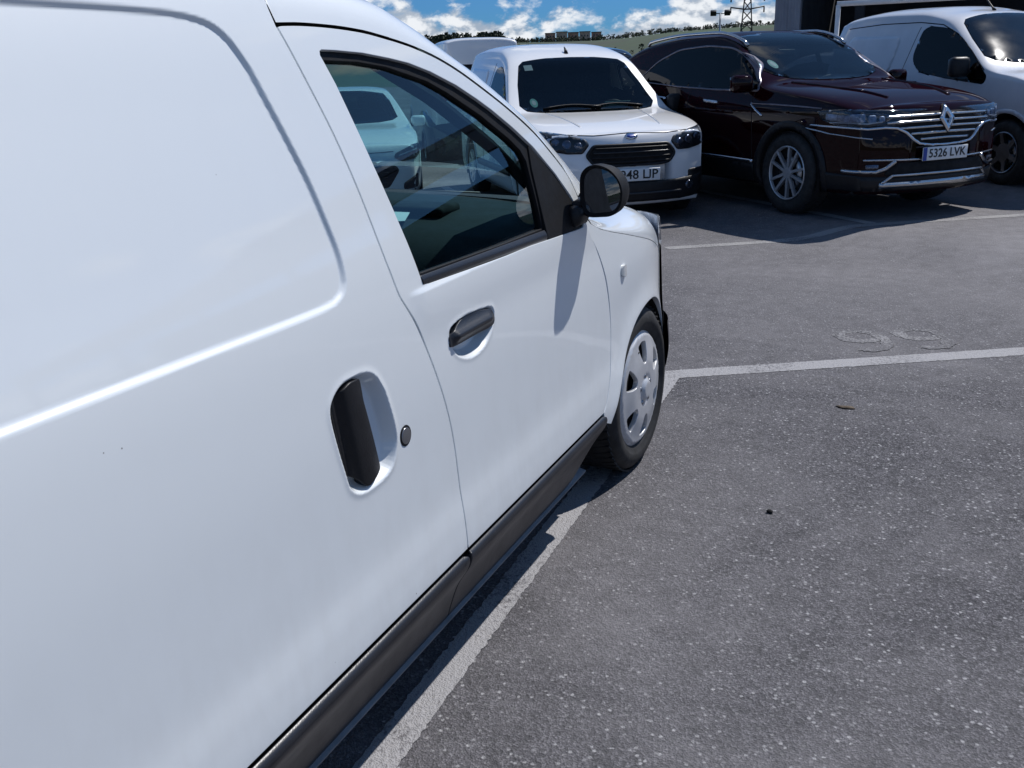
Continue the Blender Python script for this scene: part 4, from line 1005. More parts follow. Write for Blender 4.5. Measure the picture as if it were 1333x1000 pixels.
    def window(s, name, poly, axis, sign, gm, frame=FRIT, fw=.028, foff=.003, glassname=None):
        poly = poly if area2(poly) > 0 else poly[::-1]
        fr = s.patch(name, inset(poly, -.014), axis, sign, off=.0015, mat=frame, holes=[inset(poly, fw)], h=.03, hb=.016, flange=.010)
        s.patch('pane', inset(poly, -.010), axis, sign, off=.005, mat=gm, parent=fr, h=.06, hb=.03, flange=0); return fr
    def ribbon(s, name, pts, w, axis, sign, off=.004, mat=None, parent=None, flange=.006, taper=None):
        P = np.array(pts, float); t = np.gradient(P, axis=0); t /= np.linalg.norm(t, axis=1)[:, None]+1e-9; nrm = np.stack([-t[:, 1], t[:, 0]], 1)
        ww = np.array(taper)[:, None]*w/2 if taper is not None else w/2
        poly = [tuple(p) for p in P+nrm*ww]+[tuple(p) for p in (P-nrm*ww)[::-1]]
        return s.patch(name, poly, axis, sign, off=off, mat=mat, parent=parent, h=max(w*.9, .012), hb=max(w*.8, .02), flange=flange)
    def interior(s, lhd=-1, ysw=-.95, zsw=.98, yseat=-1.45, zseat=.42, dash=(-.75, 1.0), rear=None, wd=SEATM):
        W = float(s.W(yseat))-.16
        V, F = loft([[(W*u, y+.05*(1-u*u), z) for u in np.linspace(-1, 1, 9)] for y, z in ((dash[0]-.22, .5), (dash[0]-.25, dash[1]-.18), (dash[0]-.12, dash[1]-.02), (dash[0]+.05, dash[1]), (dash[0]+.34, dash[1]+.005))])
        d = link('dashboard', mesh('dashboard', V, F), CABIN, s.root)
        steering(lhd*W*.52, ysw, zsw, s.root)
        for sg in (1, -1): seat(sg*W*.52, yseat, zseat, s.root, 18, .5, wd)
        if rear is not None:
            for sg in (1, -1): seat(sg*W*.5, rear, zseat+.03, s.root, 20, .58, wd)
        box('cabin_floor', (0, (dash[0]+s.sp['yr'])/2, zseat-.08), (W*1.9, dash[0]-s.sp['yr']-.5, .04), INNER, s.root)
        return d
    def mirror(s, y, z, mat, size=(.19, .10, .15), out=.03):
        for sg in (1, -1):
            l, n = s.hit('x', sg, y, z); x = l.x+sg*out
            m = box('door_mirror', (x+sg*size[0]/2, y, z+.02), size, mat, s.root, bevel=.045, seg=3, M=Matrix.Rotation(R(-8*sg), 4, 'Z'))
            box('mirror_glass', (x+sg*size[0]/2, y-size[1]/2-.001, z+.02), (size[0]*.8, .004, size[2]*.75), MIRR, m, bevel=.001)
            box('mirror_arm', (x-sg*.01, y+.01, z-.03), (.09, .06, .04), PLAST, m, bevel=.012)
    def plate(s, zc, yplane, txt, xoff=0, lean=0, eu=True, size=.085):
        p = box('number_plate', (xoff, yplane, zc), (.52, .012, .112), PLATEW, s.root, bevel=.004)
        if eu: box('blue_band', (xoff+.238, yplane+.0068, zc), (.042, .001, .108), PLATEB, p)
        me = text_mesh(txt, size); m8 = text_mesh('8', size); cap = max(v.co.y for v in m8.vertices)-min(v.co.y for v in m8.vertices); yb = max(v.co.y for v in me.vertices)-cap
        par = list(range(len(me.vertices)))
        def root_(i):
            while par[i] != i: i = par[i]
            return i
        for e in me.edges: par[root_(e.vertices[0])] = root_(e.vertices[1])
        isl = {}
        for v in me.vertices: isl.setdefault(root_(v.index), []).append(v)
        for vv in isl.values():      # letters that hang below the line (J) are fitted between base line and cap height
            lo = min(v.co.y for v in vv); hi = max(v.co.y for v in vv); x1 = max(v.co.x for v in vv)
            if lo < yb-.06*cap:
                for v in vv: v.co.y = yb+(v.co.y-lo)*cap/(hi-lo); v.co.x = x1+(v.co.x-x1)*.95
        o = link('plate_lettering', me, PLATEK, p); o['kind'] = 'stuff'
        wd = max(v.co.x for v in me.vertices)-min(v.co.x for v in me.vertices)
        fx = (.43 if len(txt) > 7 else .375)/wd; dx = 0 if len(txt) > 7 else -.03
        o.matrix_local = Matrix.Translation((xoff-(.018 if eu else 0)+dx, yplane+.0075, zc)) @ Matrix.Rotation(math.pi, 4, 'Z') @ Matrix.Rotation(R(90), 4, 'X') @ Matrix.Diagonal((fx, 1.18, 1, 1))
        return p
def spoked(loc, parent, side, Rt, Rr, w, n, face, back, pair=.0, spw=.030, hubr=.05, mat=ALLOY):
    bm = bmesh.new(); V, F = lathe_x([(-.02, Rr-.020), (.002, Rr-.013), (.006, Rr-.006), (.002, Rr), (-.03, Rr)], 60)
    vs_ = [bm.verts.new(v) for v in V]
    for f in F: bm.faces.new([vs_[i] for i in f])
    for k in range(n):
        for d in ((-pair, pair) if pair else (0,)):
            a = 2*math.pi*k/n; M = Matrix.Rotation(a, 4, 'X'); 
            a0, a1 = d*.35, d
            q = [(hubr*.8, a0*hubr*3-spw*.55), (Rr-.014, a1*Rr-spw*.42), (Rr-.014, a1*Rr+spw*.42), (hubr*.8, a0*hubr*3+spw*.55)]
            top = [bm.verts.new(M @ Vector((.004 if r > .1 else -.008, v, r))) for r, v in q]; bot = [bm.verts.new(M @ Vector((-.03, v*1.0, r))) for r, v in q]
            bm.faces.new(top)
            for i in range(4): bm.faces.new((top[i], bot[i], bot[(i+1) % 4], top[(i+1) % 4]))
    tube_bm(bm, [(-.03, 0, 0), (-.004, 0, 0)], hubr, 20)
    bmesh.ops.recalc_face_normals(bm, faces=bm.faces[:])
    wh = link('wheel', bm_mesh('wheel', bm, False), mat, parent)
    V, F = lathe_x([(-.05, 0), (-.05, .14), (-.06, Rr-.02), (-.02, Rr-.004)], 40); link('rim_barrel', mesh('rim_barrel', V, F), back, wh)
    V, F = lathe_x([(-.075, 0), (-.045, .08), (-.045, Rr*.62), (-.055, Rr*.62)], 32); link('brake_disc', mesh('brake_disc', V, F), STEEL, wh)
    tyre(wh, Rt, Rr, w); wh.location = loc; wh.rotation_euler = (random.uniform(0, 1), 0, 0 if side > 0 else math.pi); return wh
def wheels(car, x, yr, Rt, make):
    a = make((x, 0, Rt))
    for (xx, yy, rz) in ((-x, 0, math.pi), (x, yr, 0), (-x, yr, math.pi)):
        c = copy_tree(a, car.root); c.location = (xx, yy, Rt); c.rotation_euler = (random.uniform(0, 6), 0, rz)
    return a
def sticker(car, x, y, r, name='sticker', mat=STICK, mat2=STICKC, sq=None):
    if sq: o = car.patch(name, [(x-sq[0], y-sq[1]), (x+sq[0], y-sq[1]), (x+sq[0], y+sq[1]), (x-sq[0], y+sq[1])], 'z', 1, off=.002, mat=mat2, h=.05, flange=0, parent=car.root); return o
    ring = lambda q: [(x+q*math.cos(a), y+q*1.5*math.sin(a)) for a in np.linspace(0, 2*math.pi, 24, endpoint=False)]
    o = car.patch(name, ring(r), 'z', 1, off=.002, mat=mat, h=.03, flange=0, parent=car.root)
    car.patch('sticker_centre', ring(r*.55), 'z', 1, off=.0035, mat=mat2, h=.03, flange=0, parent=o); return o

# ---------------------------------------------------------------- white compact van (front facing us)
VSP = dict(yf=.80, yr=-3.34, bf=.17, br=.07, z0=.20, capz=.50, capn=5.0, nose_slope=.28, plan=.30, crown=.60,
    W=[(-3.34, .80), (-3.1, .845), (-2.4, .865), (-.6, .872), (-.1, .868), (.25, .845), (.45, .81), (.63, .755)],
    ze=[(-3.34, 1.50), (-3.2, 1.56), (-2.5, 1.60), (-1.7, 1.585), (-1.35, 1.535), (-1.1, 1.445), (-.85, 1.27), (-.6, 1.09), (-.45, 1.01), (-.3, .975), (0, .935), (.3, .885), (.5, .845), (.63, .80)],
    zc=[(-3.34, 1.60), (-3.1, 1.67), (-2.4, 1.70), (-1.8, 1.685), (-1.4, 1.615), (-1.15, 1.525), (-.9, 1.34), (-.6, 1.12), (-.42, 1.01), (-.3, .995), (0, .97), (.3, .93), (.5, .89), (.63, .85)],
    xs=[(.18, -.05), (.30, -.01), (.42, 0), (.75, 0), (.95, -.012), (1.05, -.03), (1.25, -.095), (1.45, -.165), (1.58, -.22), (1.62, -.24)])
VWS = [(-.66, -.46), (-.5, -.39), (-.25, -.345), (0, -.335), (.25, -.345), (.5, -.39), (.66, -.46), (.715, -.55), (.66, -.82), (.585, -1.06), (.53, -1.115), (.28, -1.15), (0, -1.16), (-.28, -1.15), (-.53, -1.115), (-.585, -1.06), (-.66, -.82), (-.715, -.55)]
VDLO = round_poly([(-1.64, 1.08), (-1.60, 1.42), (-1.36, 1.455), (-1.14, 1.37), (-.88, 1.195), (-.62, 1.02), (-.64, .985), (-1.2, 1.0)], [.06, .08, .09, .1, .1, .02, .02, .05])
def compact_van(label, x, y, z, hd, paint, group, gm=GLASSD):
    c = Car('panel_van', label, 'van', x, y, z, hd, VSP, paint, group)
    aF, aR = (0, .315, .375), (-2.49, .315, .365)
    c.finish([('z', 1, inset(ccw(VWS), .010)), ('x', 1, inset(ccw(VDLO), .006)), ('x', -1, inset(ccw(VDLO), .006))], [aF, aR])
    c.window('windscreen', VWS, 'z', 1, gm, fw=.042)
    for sg in (1, -1): c.window('side_window', VDLO, 'x', sg, gm, fw=.028)
    for a in (aF, aR): c.arch_lip(a[0], a[1], a[2], .035, .006, paint)
    for sg in (1, -1):       # shut lines and rubbing strip
        c.ribbon('door_gap', [(-1.72, .30), (-1.735, .8), (-1.73, 1.1), (-1.68, 1.50)], .008, 'x', sg, off=.0015, mat=INNER, flange=.001)
        c.ribbon('door_gap', [(-.42, .36), (-.40, .7), (-.46, .98), (-.58, 1.06)], .008, 'x', sg, off=.0015, mat=INNER, flange=.001)
        c.ribbon('rubbing_strip', [(-2.05, .42), (-1.2, .42), (-.46, .42)], .07, 'x', sg, off=.012, mat=PLAST, flange=.01)
        c.patch('door_handle', round_poly([(-1.58, .93), (-1.40, .925), (-1.40, .955), (-1.58, .96)], .012), 'x', sg, off=.02, mat=PLAST, h=.02, flange=.02)
        c.patch('pressed_panel', round_poly([(-3.0, 1.02), (-1.95, 1.02), (-1.93, 1.42), (-2.95, 1.45)], .09), 'x', sg, off=.006, mat=paint, h=.05, flange=.008)
        # lamps
        HLp = round_poly([(sg*.84, .855), (sg*.79, .875), (sg*.60, .845), (sg*.43, .802), (sg*.40, .755), (sg*.465, .675), (sg*.60, .675), (sg*.73, .70), (sg*.83, .78)], .02)
        hl = c.patch('headlight', HLp, 'y', 1, off=.003, mat=PLAST, h=.03, hb=.012, flange=.02)
        for (lx, lz, lr) in ((.60, .76, .042), (.50, .745, .036), (.70, .785, .036)):
            c.patch('lamp_bulb_bowl', [(sg*lx+lr*math.cos(a), lz+lr*.95*math.sin(a)) for a in np.linspace(0, 2*math.pi, 18, endpoint=False)], 'y', 1, off=.008, mat=LAMPIN, parent=hl, h=.02, flange=.004)
        c.patch('lens', inset(HLp if area2(HLp) > 0 else HLp[::-1], .004), 'y', 1, off=.016, mat=LENS, parent=hl, h=.03, flange=.008)
    # grille: dark hexagonal mouth with bars, badge, bumper
    GRp = round_poly([(.445, .655), (.37, .750), (-.37, .750), (-.445, .655), (-.38, .572), (-.26, .552), (.26, .552), (.38, .572)], .035)
    g = c.patch('grille', GRp, 'y', 1, off=.004, mat=INNER, h=.03, flange=.01)
    rim = GRp if area2(GRp) > 0 else GRp[::-1]
    c.patch('grille_surround', inset(rim, -.004), 'y', 1, off=.012, mat=PLAST, parent=g, holes=[inset(rim, .018)], h=.02, flange=.012)
    for k, zb in enumerate((.592, .634, .676, .716)): c.ribbon('grille_bar', [(-.38+.01*abs(k-1), zb), (0, zb), (.38-.01*abs(k-1), zb)], .011, 'y', 1, off=.016, mat=PLAST if k != 2 else STRIPM, parent=g, flange=.008)
    c.patch('oval_badge', [(.062*math.cos(a), .815+.026*math.sin(a)) for a in np.linspace(0, 2*math.pi, 28, endpoint=False)], 'y', 1, off=.008, mat=CHROME, h=.02, flange=.008)
    c.patch('badge_field', [(.044*math.cos(a), .815+.013*math.sin(a)) for a in np.linspace(0, 2*math.pi, 28, endpoint=False)], 'y', 1, off=.0095, mat=PLATEB, h=.02, flange=.002)
    for pts in ([(-.83, .425), (-.6, .405), (-.3, .40), (0, .40), (.3, .40), (.6, .405), (.83, .425)],):
        c.patch('lower_bumper', round_poly([(.80, .25), (.80, .47), (.68, .43), (.45, .41), (-.45, .41), (-.68, .43), (-.80, .47), (-.80, .25), (-.5, .225), (.5, .225)], .03), 'y', 1, off=.014, mat=PLAST, h=.04, flange=.016)
    for sg in (1, -1): c.patch('bumper_end', ccw(round_poly([(.37, .25), (.70, .25), (.70, .49), (.40, .53)], .02)), 'x', sg, off=.013, mat=PLAST, h=.03, flange=.016)
    c.ribbon('intake_bar', [(-.5, .30), (0, .30), (.5, .30)], .02, 'y', 1, off=.026, mat=STRIPM, flange=.01)
    for sg in (1, -1): c.patch('fog_lamp', [(sg*.60+.045*math.cos(a), .345+.04*math.sin(a)) for a in np.linspace(0, 2*math.pi, 18, endpoint=False)], 'y', 1, off=.022, mat=LAMPIN, h=.02, flange=.008)
    c.ribbon('bonnet_gap', [(-.60, .845), (-.35, .832), (0, .845), (.35, .832), (.60, .845)], .007, 'y', 1, off=.0015, mat=INNER, flange=.001)
    for sg in (1, -1): c.ribbon('bonnet_crease', [(sg*.50, -.36), (sg*.44, .1), (sg*.40, .45)], .022, 'z', 1, off=.003, mat=paint, flange=.004)
    c.mirror(-.52, 1.02, PLAST, (.19, .11, .20))
    d = c.interior(ysw=-.88, zsw=.92, yseat=-1.35, zseat=.46, dash=(-.72, .925))
    box('bulkhead', (0, -1.78, 1.0), (1.36, .03, 1.0), CABIN, c.root)
    bmw = bmesh.new()
    for x0, x1 in ((.50, -.12), (-.02, -.58)): 
        P = []
        for k in range(9):
            xx = x0+(x1-x0)*k/8; l, n = c.hit('z', 1, xx, -.47-.04*math.sin(math.pi*k/8)); P.append(l+n*.014)
        tube_bm(bmw, P, .008, 6)
    w = link('wiper', bm_mesh('wiper', bmw, True), PLAST, c.root); w['kind'] = 'stuff'
    l, n = c.hit('z', 1, 0, -1.28); tube('aerial', [l-Vector((0, 0, .01)), l+Vector((0, -.02, .03)), l+Vector((0, -.07, .065))], [.026, .016, .005], PLAST, c.root)
    a = wheels(c, .845, -2.49, .312, lambda loc: spoked(loc, c.root, 1, .312, .20, .185, 8, COVER, INNER, spw=.075, hubr=.075, mat=COVER))
    return c
ford = compact_van('white compact van facing us with dark hexagonal grille and a plate ending LJP', -2.26, 9.30, 0, -51.75, WHITE, 'white vans in the car park')
ford.plate(.472, .818, '948 LJP', size=.098)
sticker(ford, .57, -.57, .040); sticker(ford, .50, -1.03, .03, sq=(.045, .035))
def loose(name, lab, cat, car, x, y, z, size, mat, rx=0, rz=0):
    M = car.root.matrix_basis if False else Matrix.Translation(car.root.location) @ Matrix.Rotation(car.root.rotation_euler[2], 4, 'Z')
    o = box(name, (0, 0, 0), size, mat, None, bevel=.0008); o.matrix_world = M @ Matrix.Translation((x, y, z)) @ Matrix.Rotation(R(rz), 4, 'Z') @ Matrix.Rotation(R(rx), 4, 'X'); tag(o, lab, cat); return o
loose('paper_sheet', 'pale green paper propped on the dashboard behind the windscreen of the white van', 'paper', ford, -.36, -.72, 1.01, (.30, .004, .21), surf('pale_green_paper', (.30, .52, .46), .8), rx=-48, rz=8)

# ---------------------------------------------------------------- dark maroon SUV
KSP = dict(yf=.97, yr=-3.72, bf=.20, br=.12, z0=.24, capz=.58, capn=4.6, nose_slope=.22, plan=.27, crown=.60,
    W=[(-3.72, .74), (-3.4, .855), (-2.9, .905), (-2.0, .915), (-.5, .915), (0, .920), (.3, .90), (.55, .865), (.77, .80)],
    ze=[(-3.72, 1.0), (-3.5, 1.16), (-3.2, 1.33), (-2.7, 1.475), (-2.0, 1.545), (-1.4, 1.555), (-1.1, 1.50), (-.85, 1.37), (-.6, 1.20), (-.45, 1.10), (-.3, 1.075), (0, 1.04), (.4, .985), (.6, .945), (.77, .90)],
    zc=[(-3.72, 1.08), (-3.5, 1.28), (-3.2, 1.45), (-2.7, 1.60), (-2.0, 1.65), (-1.5, 1.645), (-1.2, 1.575), (-.9, 1.43), (-.6, 1.26), (-.42, 1.165), (-.3, 1.15), (0, 1.125), (.4, 1.075), (.6, 1.03), (.77, .975)],
    xs=[(.20, -.07), (.33, -.015), (.45, 0), (.70, -.005), (.90, -.004), (1.0, -.02), (1.10, -.06), (1.3, -.15), (1.5, -.235), (1.56, -.265)])
suv = Car('suv', 'dark maroon SUV with chrome grille and plate 5326 LVK facing right', 'SUV', .128, 9.82, .09, -41.05, KSP, MAROON)
KWS = [(-.62, -.56), (-.45, -.48), (-.2, -.43), (0, -.42), (.2, -.43), (.45, -.48), (.62, -.56), (.70, -.66), (.62, -1.0), (.56, -1.20), (.50, -1.26), (.25, -1.31), (0, -1.32), (-.25, -1.31), (-.50, -1.26), (-.56, -1.20), (-.62, -1.0), (-.70, -.66)]
KDLO = round_poly([(-2.62, 1.20), (-2.40, 1.36), (-2.05, 1.475), (-1.55, 1.50), (-1.12, 1.47), (-.90, 1.40), (-.70, 1.285), (-.52, 1.145), (-.50, 1.095), (-1.2, 1.10), (-1.9, 1.125), (-2.55, 1.165)], [.03, .1, .1, .1, .1, .08, .08, .02, .01, .1, .1, .02])
aK, aKr = (0.03, .365, .415), (-2.70, .365, .415)
suv.finish([('z', 1, inset(ccw(KWS), .010)), ('x', 1, inset(ccw(KDLO), .006)), ('x', -1, inset(ccw(KDLO), .006))], [aK, aKr])
suv.window('windscreen', KWS, 'z', 1, GLASSD, fw=.042)
for sg in (1, -1):
    w = suv.window('side_window', KDLO, 'x', sg, GLASSP, fw=.028, foff=.004)
    suv.patch('window_chrome', inset(ccw(KDLO), -.018), 'x', sg, off=.008, mat=SATIN, parent=w, holes=[inset(ccw(KDLO), -.002)], h=.03, hb=.02, flange=.01)
    suv.ribbon('window_pillar', [(-1.55, 1.10), (-1.50, 1.30), (-1.52, 1.50)], .07, 'x', sg, off=.003, mat=DARKP, parent=w, flange=.003)
    pts = []
    for y in np.linspace(-2.75, -1.05, 15):
        l, n = suv.hit('z', 1, sg*(float(suv.W(y))-.30), y); pts.append(l+Vector((0, 0, .038)))
    pts = [pts[0]-Vector((0, .05, .035))]+pts+[pts[-1]+Vector((0, .06, -.04))]; tube('roof_rail', pts, .017, BRIGHT, suv.root, 8)
    suv.patch('door_handle', round_poly([(-1.27, .968), (-1.07, .958), (-1.07, .985), (-1.27, .995)], .01), 'x', sg, off=.03, mat=CHROME, h=.02, flange=.02)
    suv.patch('door_handle', round_poly([(-2.20, .99), (-2.0, .98), (-2.0, 1.007), (-2.20, 1.017)], .01), 'x', sg, off=.03, mat=CHROME, h=.02, flange=.02)
    v = suv.ribbon('wing_trim', [(-.535, .975), (-.2, .968), (.1, .960), (.40, .945)], .016, 'x', sg, off=.008, mat=SATIN, flange=.01)
    suv.ribbon('wing_trim_blade', [(-.53, .965), (-.46, .915), (-.36, .865)], .020, 'x', sg, off=.009, mat=CHROME, parent=v, flange=.01)
    suv.ribbon('sill_trim', [(-2.15, .475), (-1.5, .462), (-.46, .445)], .030, 'x', sg, off=.016, mat=CHROME, flange=.016)
    suv.patch('sill_cladding', round_poly([(-2.30, .26), (-.40, .26), (-.44, .43), (-2.28, .455)], .02), 'x', sg, off=.012, mat=PLAST, h=.05, flange=.014)
    for xg in (-.50, -1.55): suv.ribbon('door_gap', [(xg+.03, .45), (xg, .75), (xg-.03, 1.0), (xg-.02, 1.08)], .007, 'x', sg, off=.0015, mat=INNER, flange=.001)
    suv.ribbon('shoulder_crease', [(-2.6, .93), (-1.6, .905), (-.8, .885)], .03, 'x', sg, off=.004, mat=MAROON, flange=.004)
for a in (aK, aKr): suv.arch_lip(a[0], a[1], a[2], .055, .014, PLAST)
# bonnet ridges
for sg in (1, -1):
    suv.ribbon('bonnet_ridge', [(sg*.56, -.38), (sg*.47, .2), (sg*.36, .62)], .05, 'z', 1, off=.010, mat=MAROON, flange=.012, taper=[.5, 1, .6])
# face
GRc = ccw(round_poly([(.60, .80), (.585, .882), (.20, .905), (-.20, .905), (-.585, .882), (-.60, .80), (-.45, .765), (-.30, .655), (-.15, .642), (.15, .642), (.30, .655), (.45, .765)], .025))
g = suv.patch('grille', GRc, 'y', 1, off=.002, mat=INNER, h=.03, flange=.01)
for k in range(5):
    zb = .685+k*.047; hw = .27+.10*min(k, 3) if k < 3 else .58
    pts = [(u*hw, zb+.006*math.cos(u*math.pi/2)) for u in np.linspace(-1, 1, 15)]
    suv.ribbon('grille_slat', pts, .017, 'y', 1, off=.016+.002*(k % 2), mat=BRIGHT, parent=g, flange=.012)
CH = [(1.0, .845), (.88, .80), (.74, .782), (.60, .79), (.50, .782), (.42, .745), (.35, .685), (.29, .650), (.16, .634), (0, .632)]
chl = CH+[(-x, z) for x, z in CH[-2::-1]]
suv.ribbon('chrome_jaw', chl, .017, 'y', 1, off=.022, mat=CHROME, flange=.016)
for sg in (1, -1):
    HLp = ccw(round_poly([(sg*.86, .935), (sg*.80, .925), (sg*.56, .895), (sg*.54, .855), (sg*.66, .805), (sg*.82, .800), (sg*.86, .81)], .014))
    hl = suv.patch('headlight', HLp, 'y', 1, off=.004, mat=DARKP, h=.03, hb=.012, flange=.02)
    for (lx, lz, lr) in ((.79, .872, .034), (.70, .862, .030), (.62, .86, .022)):
        suv.patch('lamp_bowl', round_poly([(sg*(lx-lr), lz-lr), (sg*(lx+lr), lz-lr), (sg*(lx+lr), lz+lr), (sg*(lx-lr), lz+lr)], .012), 'y', 1, off=.010, mat=BOWL, parent=hl, h=.02, flange=.005)
    suv.ribbon('light_blade', [(sg*.87, .835), (sg*.74, .825), (sg*.62, .838)], .010, 'y', 1, off=.014, mat=AMBERC, parent=hl, flange=.003)
    suv.patch('lens', inset(HLp, .004), 'y', 1, off=.019, mat=LENS, parent=hl, h=.03, flange=.008)
    sp_ = ccw(round_poly([(.36, .930), (.41, .855), (.56, .812), (.90, .800), (.90, .930), (.60, .945)], .02))
    sl_ = suv.patch('headlight_corner', sp_, 'x', sg, off=.004, mat=DARKP, parent=hl, h=.03, hb=.012, flange=.01)
    suv.patch('lamp_bowl', round_poly([(.46, .855), (.70, .835), (.70, .895), (.46, .905)], .012), 'x', sg, off=.009, mat=BOWL, parent=hl, h=.03, flange=.004)
    suv.patch('lens', inset(sp_, .004), 'x', sg, off=.016, mat=LENS, parent=hl, h=.03, flange=.004)
    suv.ribbon('running_light', [(sg*.92, .80), (sg*.87, .74), (sg*.80, .715), (sg*.70, .700)], .010, 'y', 1, off=.012, mat=BRIGHT, flange=.01)
    f = suv.ribbon('fog_trim', [(sg*.84, .435), (sg*.66, .428), (sg*.58, .455), (sg*.50, .515)], .026, 'y', 1, off=.016, mat=BRIGHT, flange=.012)
    suv.patch('fog_lamp', round_poly([(sg*.74, .455), (sg*.64, .455), (sg*.64, .490), (sg*.74, .490)], .01), 'y', 1, off=.012, mat=LAMPIN, parent=f, h=.02, flange=.006)
suv.ribbon('bumper_trim', [(-.76, .528), (-.4, .522), (0, .520), (.4, .522), (.76, .528)], .014, 'y', 1, off=.010, mat=BRIGHT, flange=.01)
suv.patch('lower_intake', ccw(round_poly([(.48, .500), (.58, .42), (.58, .395), (-.58, .395), (-.58, .42), (-.48, .500)], .02)), 'y', 1, off=.003, mat=INNER, h=.04, flange=.006)
suv.patch('bumper_cladding', ccw(round_poly([(.82, .27), (.82, .40), (.60, .385), (-.60, .385), (-.82, .40), (-.82, .27), (0, .262)], .03)), 'y', 1, off=.010, mat=PLAST, h=.04, flange=.012)
for sg in (1, -1): suv.patch('bumper_end', ccw(round_poly([(.42, .27), (.80, .27), (.80, .40), (.45, .42)], .02)), 'x', sg, off=.011, mat=PLAST, h=.03, flange=.014)
sk = suv.ribbon('skid_plate', [(-.62, .315), (-.4, .318), (0, .320), (.4, .318), (.62, .315)], .045, 'y', 1, off=.022, mat=BRIGHT, flange=.018)
suv.ribbon('skid_blade', [(-.60, .335), (-.52, .395), (-.2, .400), (.2, .400), (.52, .395), (.60, .335)], .016, 'y', 1, off=.026, mat=BRIGHT, parent=sk, flange=.014)
dm = suv.patch('emblem', [(0, .945), (.078, .845), (0, .735), (-.078, .845)], 'y', 1, off=.032, mat=CHROME, h=.02, hb=.02, flange=.03, holes=[[(.002, .895), (-.034, .845), (.0, .785), (.036, .845)]])
suv.patch('emblem_plinth', [(0, .955), (.09, .845), (0, .722), (-.09, .845)], 'y', 1, off=.018, mat=INNER, parent=dm, h=.03, flange=.016)
suv.plate(.560, .972, '5326 LVK')
suv.mirror(-.60, 1.13, MAROON, (.21, .12, .16))
suv.interior(ysw=-1.02, zsw=1.02, yseat=-1.55, zseat=.46, dash=(-.82, 1.04), rear=-2.45)
sticker(suv, .53, -.71, .045)
box('rear_view_mirror', (0, -1.16, 1.42), (.22, .03, .07), PLAST, suv.root, bevel=.01)
wheels(suv, .885, -2.70, .368, lambda loc: spoked(loc, suv.root, 1, .368, .243, .225, 5, ALLOY, INNER, pair=.25, spw=.026, hubr=.05))

# ---------------------------------------------------------------- silver-white van at the right edge
RSP = dict(VSP); RSP.update(yf=.84, bf=.2, nose_slope=.35, crown=.82,
    ze=[(-3.34, 1.56), (-3.2, 1.62), (-2.5, 1.66), (-1.7, 1.64), (-1.35, 1.585), (-1.1, 1.49), (-.85, 1.35), (-.6, 1.20), (-.40, 1.09), (-.2, 1.05), (0, 1.02), (.3, .94), (.5, .87), (.64, .80)],
    zc=[(-3.34, 1.66), (-3.1, 1.73), (-2.4, 1.77), (-1.8, 1.755), (-1.45, 1.70), (-1.2, 1.66), (-.9, 1.50), (-.6, 1.31), (-.35, 1.15), (-.2, 1.09), (0, 1.065), (.3, 1.0), (.5, .93), (.64, .85)])
rv = Car('panel_van', 'dull white van at the right edge with sun glaring on its windscreen', 'van', 2.018, 11.297, .20, -50.97, RSP, SILVERP, 'white vans in the car park')
RWS = [(x, y) for x, y in VWS]
RDLO = round_poly([(-1.60, 1.22), (-1.585, 1.50), (-1.50, 1.53), (-1.18, 1.50), (-.92, 1.405), (-.62, 1.215), (-.35, 1.02), (-.37, .965), (-.95, 1.02), (-1.42, 1.085)], [.08, .04, .06, .12, .12, .1, .03, .04, .1, .1])
aR1 = (0, .315, .385)
rv.finish([('z', 1, inset(ccw(RWS), .010)), ('x', 1, inset(ccw(RDLO), .006)), ('x', -1, inset(ccw(RDLO), .006))], [aR1, (-2.49, .315, .37)])
rv.window('windscreen', RWS, 'z', 1, GLASSS, fw=.042)
for sg in (1, -1):
    rv.window('side_window', RDLO, 'x', sg, GLASSP, fw=.028)
    rv.ribbon('door_gap', [(-1.70, .30), (-1.72, .8), (-1.71, 1.1), (-1.66, 1.54)], .008, 'x', sg, off=.0015, mat=INNER, flange=.001)
    rv.ribbon('roof_gutter', [(-3.1, 1.575), (-2.4, 1.60), (-1.7, 1.59), (-1.3, 1.55), (-1.0, 1.45), (-.7, 1.28), (-.4, 1.085)], .010, 'x', sg, off=.0015, mat=INNER, flange=.001)
    rv.patch('pressed_panel', round_poly([(-3.0, 1.05), (-1.95, 1.05), (-1.93, 1.45), (-2.95, 1.48)], .1), 'x', sg, off=.006, mat=SILVERP, h=.05, flange=.008)
    rv.patch('door_handle', round_poly([(-1.58, .95), (-1.40, .945), (-1.40, .975), (-1.58, .98)], .012), 'x', sg, off=.02, mat=PLAST, h=.02, flange=.02)
    rv.patch('repeater', round_poly([(.26, .82), (.31, .82), (.31, .85), (.26, .85)], .008), 'x', sg, off=.006, mat=PLAST, h=.02, flange=.006)
    hl = rv.patch('headlight', ccw(round_poly([(sg*.80, .90), (sg*.60, .82), (sg*.44, .70), (sg*.50, .62), (sg*.72, .66), (sg*.82, .78)], .03)), 'y', 1, off=.004, mat=LAMPIN, h=.03, flange=.02)
for a in (aR1, (-2.49, .315, .37)): rv.arch_lip(a[0], a[1], a[2], .03, .005, SILVERP)
rv.patch('lower_bumper', ccw(round_poly([(.80, .25), (.80, .46), (.45, .50), (-.45, .50), (-.80, .46), (-.80, .25), (0, .225)], .03)), 'y', 1, off=.012, mat=PLAST, h=.04, flange=.016)
rv.patch('grille', ccw(round_poly([(.36, .64), (.40, .71), (-.40, .71), (-.36, .64)], .02)), 'y', 1, off=.004, mat=INNER, h=.03, flange=.01)
rv.mirror(-.62, 1.10, PLAST, (.20, .12, .20)); rv.interior(ysw=-.92, yseat=-1.40, zseat=.52, dash=(-.76, 1.0)); box('bulkhead', (0, -1.80, 1.0), (1.36, .03, 1.0), CABIN, rv.root)
